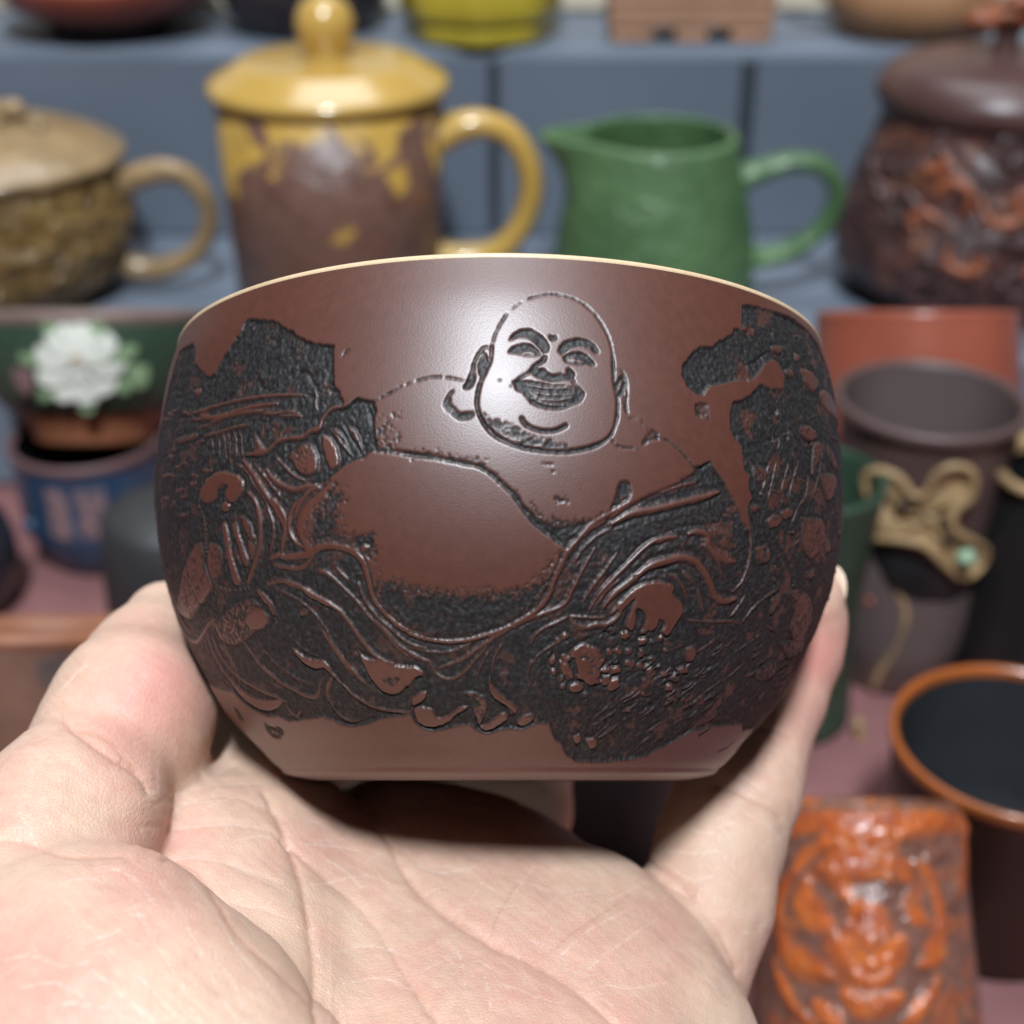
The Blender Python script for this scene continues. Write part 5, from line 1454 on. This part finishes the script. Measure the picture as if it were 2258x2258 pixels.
HA, HB = (0, 1200), (900, 1200)
for s_, wd, dp in (('235 670 330 735 420 795 500 848 550 900 580 950', 8, .9), ('300 700 390 730 470 790 540 870', 9, .35),
                   ('0 1135 90 1140 180 1170 260 1190 380 1192 485 1190', 9, .6), 
                   ('1020 970 1070 1050 1120 1150 1160 1270 1190 1400 1212 1550 1226 1700 1236 1858 1240 2000', 9, .85),
                   ('640 1215 740 1250 800 1320 850 1420 930 1535 1050 1640 1170 1735 1240 1790', 7, .35),
                   ('1100 1140 1150 1180 1230 1262 1340 1362 1430 1462 1500 1570 1570 1690 1700 1850', 6, .42),
                   ('1460 1110 1500 1150 1540 1240 1600 1322 1700 1412 1800 1490 1932 1555', 7, .5)):
    skin_line(HA, s_, wd * .8, dp, .55)
for s_, wd, dp in (('0 1285 100 1400 250 1490 340 1560 480 1620 600 1680 700 1760 820 1870', 7, .5), ('905 1212 980 1260 1050 1312 1120 1400 1190 1490 1240 1580 1270 1650', 8, .5),
                   ('1280 690 1340 700 1400 715 1480 755', 6, .35), ('1190 930 1270 965 1370 1010 1440 1060', 6, .3), ('940 1270 1010 1330 1090 1370', 6, .4), ('330 1560 330 1480 380 1380 430 1300', 5, .15), ('540 1580 640 1500 760 1420 860 1350', 5, .15), ('0 1700 60 1780 120 1858', 5, .25)):
    skin_line(HB, s_, wd * .8, dp, .5)
for s_ in ('600 1010 700 960 830 935 1000 935', '640 1042 760 992 900 982 1060 1032', '545 1092 700 1098 900 1088 1050 1112 1130 1160', '630 1220 750 1212 900 1240 1100 1312', '700 960 830 900 900 850', '880 1240 980 1280 1120 1340', '900 1390 1010 1410 1120 1450'):
    skin_line(HA, s_, 4.0, .22, .35, .3)
for s_ in ('480 1350 560 1480 660 1640 780 1858', '600 1280 700 1450 800 1640 920 1858', '700 1250 800 1400 900 1560 1020 1700 1140 1858', '280 1420 430 1580 560 1700 720 1858', '330 1640 470 1740 600 1858', '820 1590 900 1700 960 1858', '220 1330 300 1300 400 1310', '60 1720 200 1700 330 1760', '0 1610 120 1590 260 1640 380 1620', '140 1800 280 1780 420 1800', '300 1560 380 1540 470 1500', '1140 1150 1290 1170 1400 1190', '1180 1320 1300 1300 1420 1290', '1260 1220 1330 1260 1400 1340', '900 1150 1000 1130 1090 1140', '400 1240 520 1300 600 1420', '1280 1580 1400 1560 1520 1575', '1330 1700 1460 1690 1600 1720', '250 560 300 500 340 470'):
    skin_line(HA, s_, 2.3, .12, .0, .45)
for s_ in ('590 1590 720 1480 870 1400', '640 1690 800 1560 960 1450', '100 1480 200 1600 220 1720', '420 1300 560 1340 700 1330', '20 1240 140 1270 260 1250', '760 1700 880 1720 1000 1700', '1000 1240 1100 1300 1180 1290', '980 1180 1090 1200 1200 1190', '1210 900 1290 940 1350 990', '1240 880 1330 920 1380 960', '960 1100 1080 1110 1180 1120', '300 1700 420 1720 560 1760', '1290 700 1340 640 1380 620'):
    skin_line(HB, s_, 2.3, .10, .0, .45)
q = random.Random(21)
for k_ in range(150):
    zone = HA if k_ % 2 else HB
    x_, y_ = (q.uniform(0, 1900), q.uniform(850, 1900)) if k_ % 2 else (q.uniform(0, 1500), q.uniform(900, 1900))
    a_ = q.choice([q.gauss(.9, .25), q.gauss(.1, .3), q.gauss(-.5, .3)]); l_ = q.uniform(60, 190)
    skin_line(zone, f'{x_} {y_} {x_+l_*.5*math.cos(a_)+q.uniform(-8,8)} {y_+l_*.5*math.sin(a_)} {x_+l_*math.cos(a_)} {y_+l_*math.sin(a_)}', q.uniform(1.6, 2.4), q.uniform(.04, .10), .0, q.uniform(.1, .4))
# friction ridges on the pads follow arcs round each pad
def ridges(cx_, cy_, rad_, amp, pitch, sx=1.0, ang=0.0):
    x = (PX - cx_); y = (PY - cy_)
    c_, s_ = math.cos(ang), math.sin(ang)
    u, v = x * c_ + y * s_, (-x * s_ + y * c_) * sx
    r = np.hypot(u, v)
    wgt = np.exp(-(np.hypot(x, y) / rad_) ** 2) * near
    DH[:] += wgt * amp * np.sin(r * 2 * math.pi / pitch)
ridges(330, 1820, 240, .02, 9.5, .6); ridges(160, 2050, 300, .022, 10, .4, .6); ridges(300, 1520, 150, .02, 9.0, .5); ridges(1350, 2060, 240, .022, 9.5, .5, .8); ridges(1100, 2180, 260, .018, 10, .4)
# soft lumps so the skin is not geometric
def vn3(P, sc, seed):
    return (vnoise(P[:, 0] + P[:, 2] * .31, P[:, 1] + P[:, 2] * .57, sc, seed) - .5)
DH += -(vn3(V, 9, 31) * .9 + vn3(V, 3.4, 32) * .28 + vn3(V, 1.1, 33) * .07)
V = V - Nn * DH[:, None]
# flush areas, in pixels of the 1932 view
PK = np.zeros(len(V))
for x_, y_, r_, a_ in ((290, 1290, 105, .8), (230, 1400, 90, .55), (60, 1530, 80, .2), (1545, 1235, 75, 1.0), (1500, 1340, 80, .55), (250, 1700, 150, .40), (80, 1880, 200, .45), (560, 1620, 100, .25), (1050, 1830, 170, .40), (1150, 1900, 140, .35), (780, 1870, 120, .2), (330, 1590, 60, .4), (1260, 1760, 70, .3), (930, 1720, 90, .2), (640, 1500, 120, .2)):
    PK = np.maximum(PK, a_ * np.exp(-(((PX / K19 - x_) ** 2 + (PY / K19 - y_) ** 2) / r_ ** 2)))
PK = np.clip(PK + vn3(V, 7, 41) * .30 + vn3(V, 2.2, 42) * .15, 0, 1)
YL = np.clip(.35 + vn3(V, 13, 44) * .9 - PK, 0, 1)

M_skin, nt, bs = new_mat('skin')
def attr(n):
    a = nt.nodes.new('ShaderNodeAttribute'); a.attribute_name = n
    return a.outputs['Fac']
def mixc(fac, a, b):
    m = nt.nodes.new('ShaderNodeMix'); m.data_type = 'RGBA'
    nt.links.new(fac, m.inputs[0])
    for v, s in ((a, 6), (b, 7)):
        if isinstance(v, tuple): m.inputs[s].default_value = (*v, 1)
        else: nt.links.new(v, m.inputs[s])
    return m.outputs[2]
basec = ramp(nt, noise(nt, 500, 5), [(0.3, (0.58, 0.362, 0.268)), (0.7, (0.65, 0.440, 0.335))])
red_ = nt.nodes.new('ShaderNodeMapRange'); red_.inputs[1].default_value = .52; red_.inputs[2].default_value = .75; red_.inputs[4].default_value = .38
nt.links.new(noise(nt, 260, 6, .65, .6), red_.inputs[0])
basec = mixc(red_.outputs[0], basec, (0.56, 0.30, 0.235))
c1 = mixc(attr('yellow'), basec, (0.59, 0.425, 0.31))
c1 = mixc(attr('pink'), c1, (0.62, 0.285, 0.235))
c1 = mixc(attr('crease'), c1, (0.50, 0.255, 0.18))
c1 = mixc(attr('white'), c1, (0.80, 0.66, 0.56))
nt.links.new(c1, bs.inputs['Base Color'])
bs.inputs['Roughness'].default_value = 0.46
bs.inputs['Specular IOR Level'].default_value = 0.42
bs.subsurface_method = 'RANDOM_WALK' if hasattr(bs, 'subsurface_method') else None
bs.inputs['Subsurface Weight'].default_value = 0.55
bs.inputs['Subsurface Radius'].default_value = (1.0, 0.38, 0.22)
bs.inputs['Subsurface Scale'].default_value = 0.0016
vo = nt.nodes.new('ShaderNodeTexVoronoi'); vo.feature = 'DISTANCE_TO_EDGE'
vo.inputs['Scale'].default_value = 1700
tcn = nt.nodes.new('ShaderNodeTexCoord'); nt.links.new(tcn.outputs['Object'], vo.inputs['Vector'])
vr = nt.nodes.new('ShaderNodeMapRange'); vr.inputs[1].default_value = 0.0; vr.inputs[2].default_value = 0.18
nt.links.new(vo.outputs['Distance'], vr.inputs[0])
nz = noise(nt, 5200, 3, .6)
wv = nt.nodes.new('ShaderNodeTexWave'); wv.wave_type = 'BANDS'; wv.bands_direction = 'DIAGONAL'
wv.inputs['Scale'].default_value = 330; wv.inputs['Distortion'].default_value = 9.0; wv.inputs['Detail'].default_value = 1.0; wv.inputs['Detail Scale'].default_value = 0.22
nt.links.new(tcn.outputs['Object'], wv.inputs['Vector'])
a1 = nt.nodes.new('ShaderNodeMath'); a1.operation = 'MULTIPLY_ADD'; a1.inputs[1].default_value = 0.55
nt.links.new(wv.outputs['Fac'], a1.inputs[0]); nt.links.new(vr.outputs[0], a1.inputs[2])
a2 = nt.nodes.new('ShaderNodeMath'); a2.operation = 'MULTIPLY_ADD'; a2.inputs[1].default_value = 0.7
nt.links.new(nz, a2.inputs[0]); nt.links.new(a1.outputs[0], a2.inputs[2])
bump(nt, bs, a2.outputs[0], 0.34, 0.00013)
rg = nt.nodes.new('ShaderNodeMapRange'); rg.inputs[3].default_value = 0.36; rg.inputs[4].default_value = 0.56
nt.links.new(noise(nt, 420, 4, .6), rg.inputs[0]); nt.links.new(rg.outputs[0], bs.inputs['Roughness'])
root = CAM + (np.array([-10, -85, 150]) @ FR) / 1000
Wd = CAM + (V @ FR) / 1000
hand = np_mesh('hand', Wd - root, Q[:, ::-1], M_skin, None, {'pink': PK, 'yellow': YL, 'crease': np.clip(CR, 0, 1), 'white': np.clip(WH, 0, 1)})
hand.location = root
tag(hand, 'bare left hand, palm up, gripping the carved cup between thumb and fingers', 'hand')
nail_c = cam_pt(1829, 1302, fd[3] / 1000 + 0.0022)
nn_ = (RT * .80 + FW * .60); tt_ = (UP * .93 + RT * .25 - FW * .2); tt_ -= nn_ * (tt_ @ nn_); tt_ /= np.linalg.norm(tt_)
M_nail = clay('fingernail', (0.66, 0.50, 0.38), 0.25, 0.06, 200)
blob('fingernail', nail_c - root, (0.0040, 0.0032, 0.0006), M_nail, hand, rot=np.column_stack([tt_, np.cross(nn_, tt_), nn_]))
print('hand', len(V), len(Q))
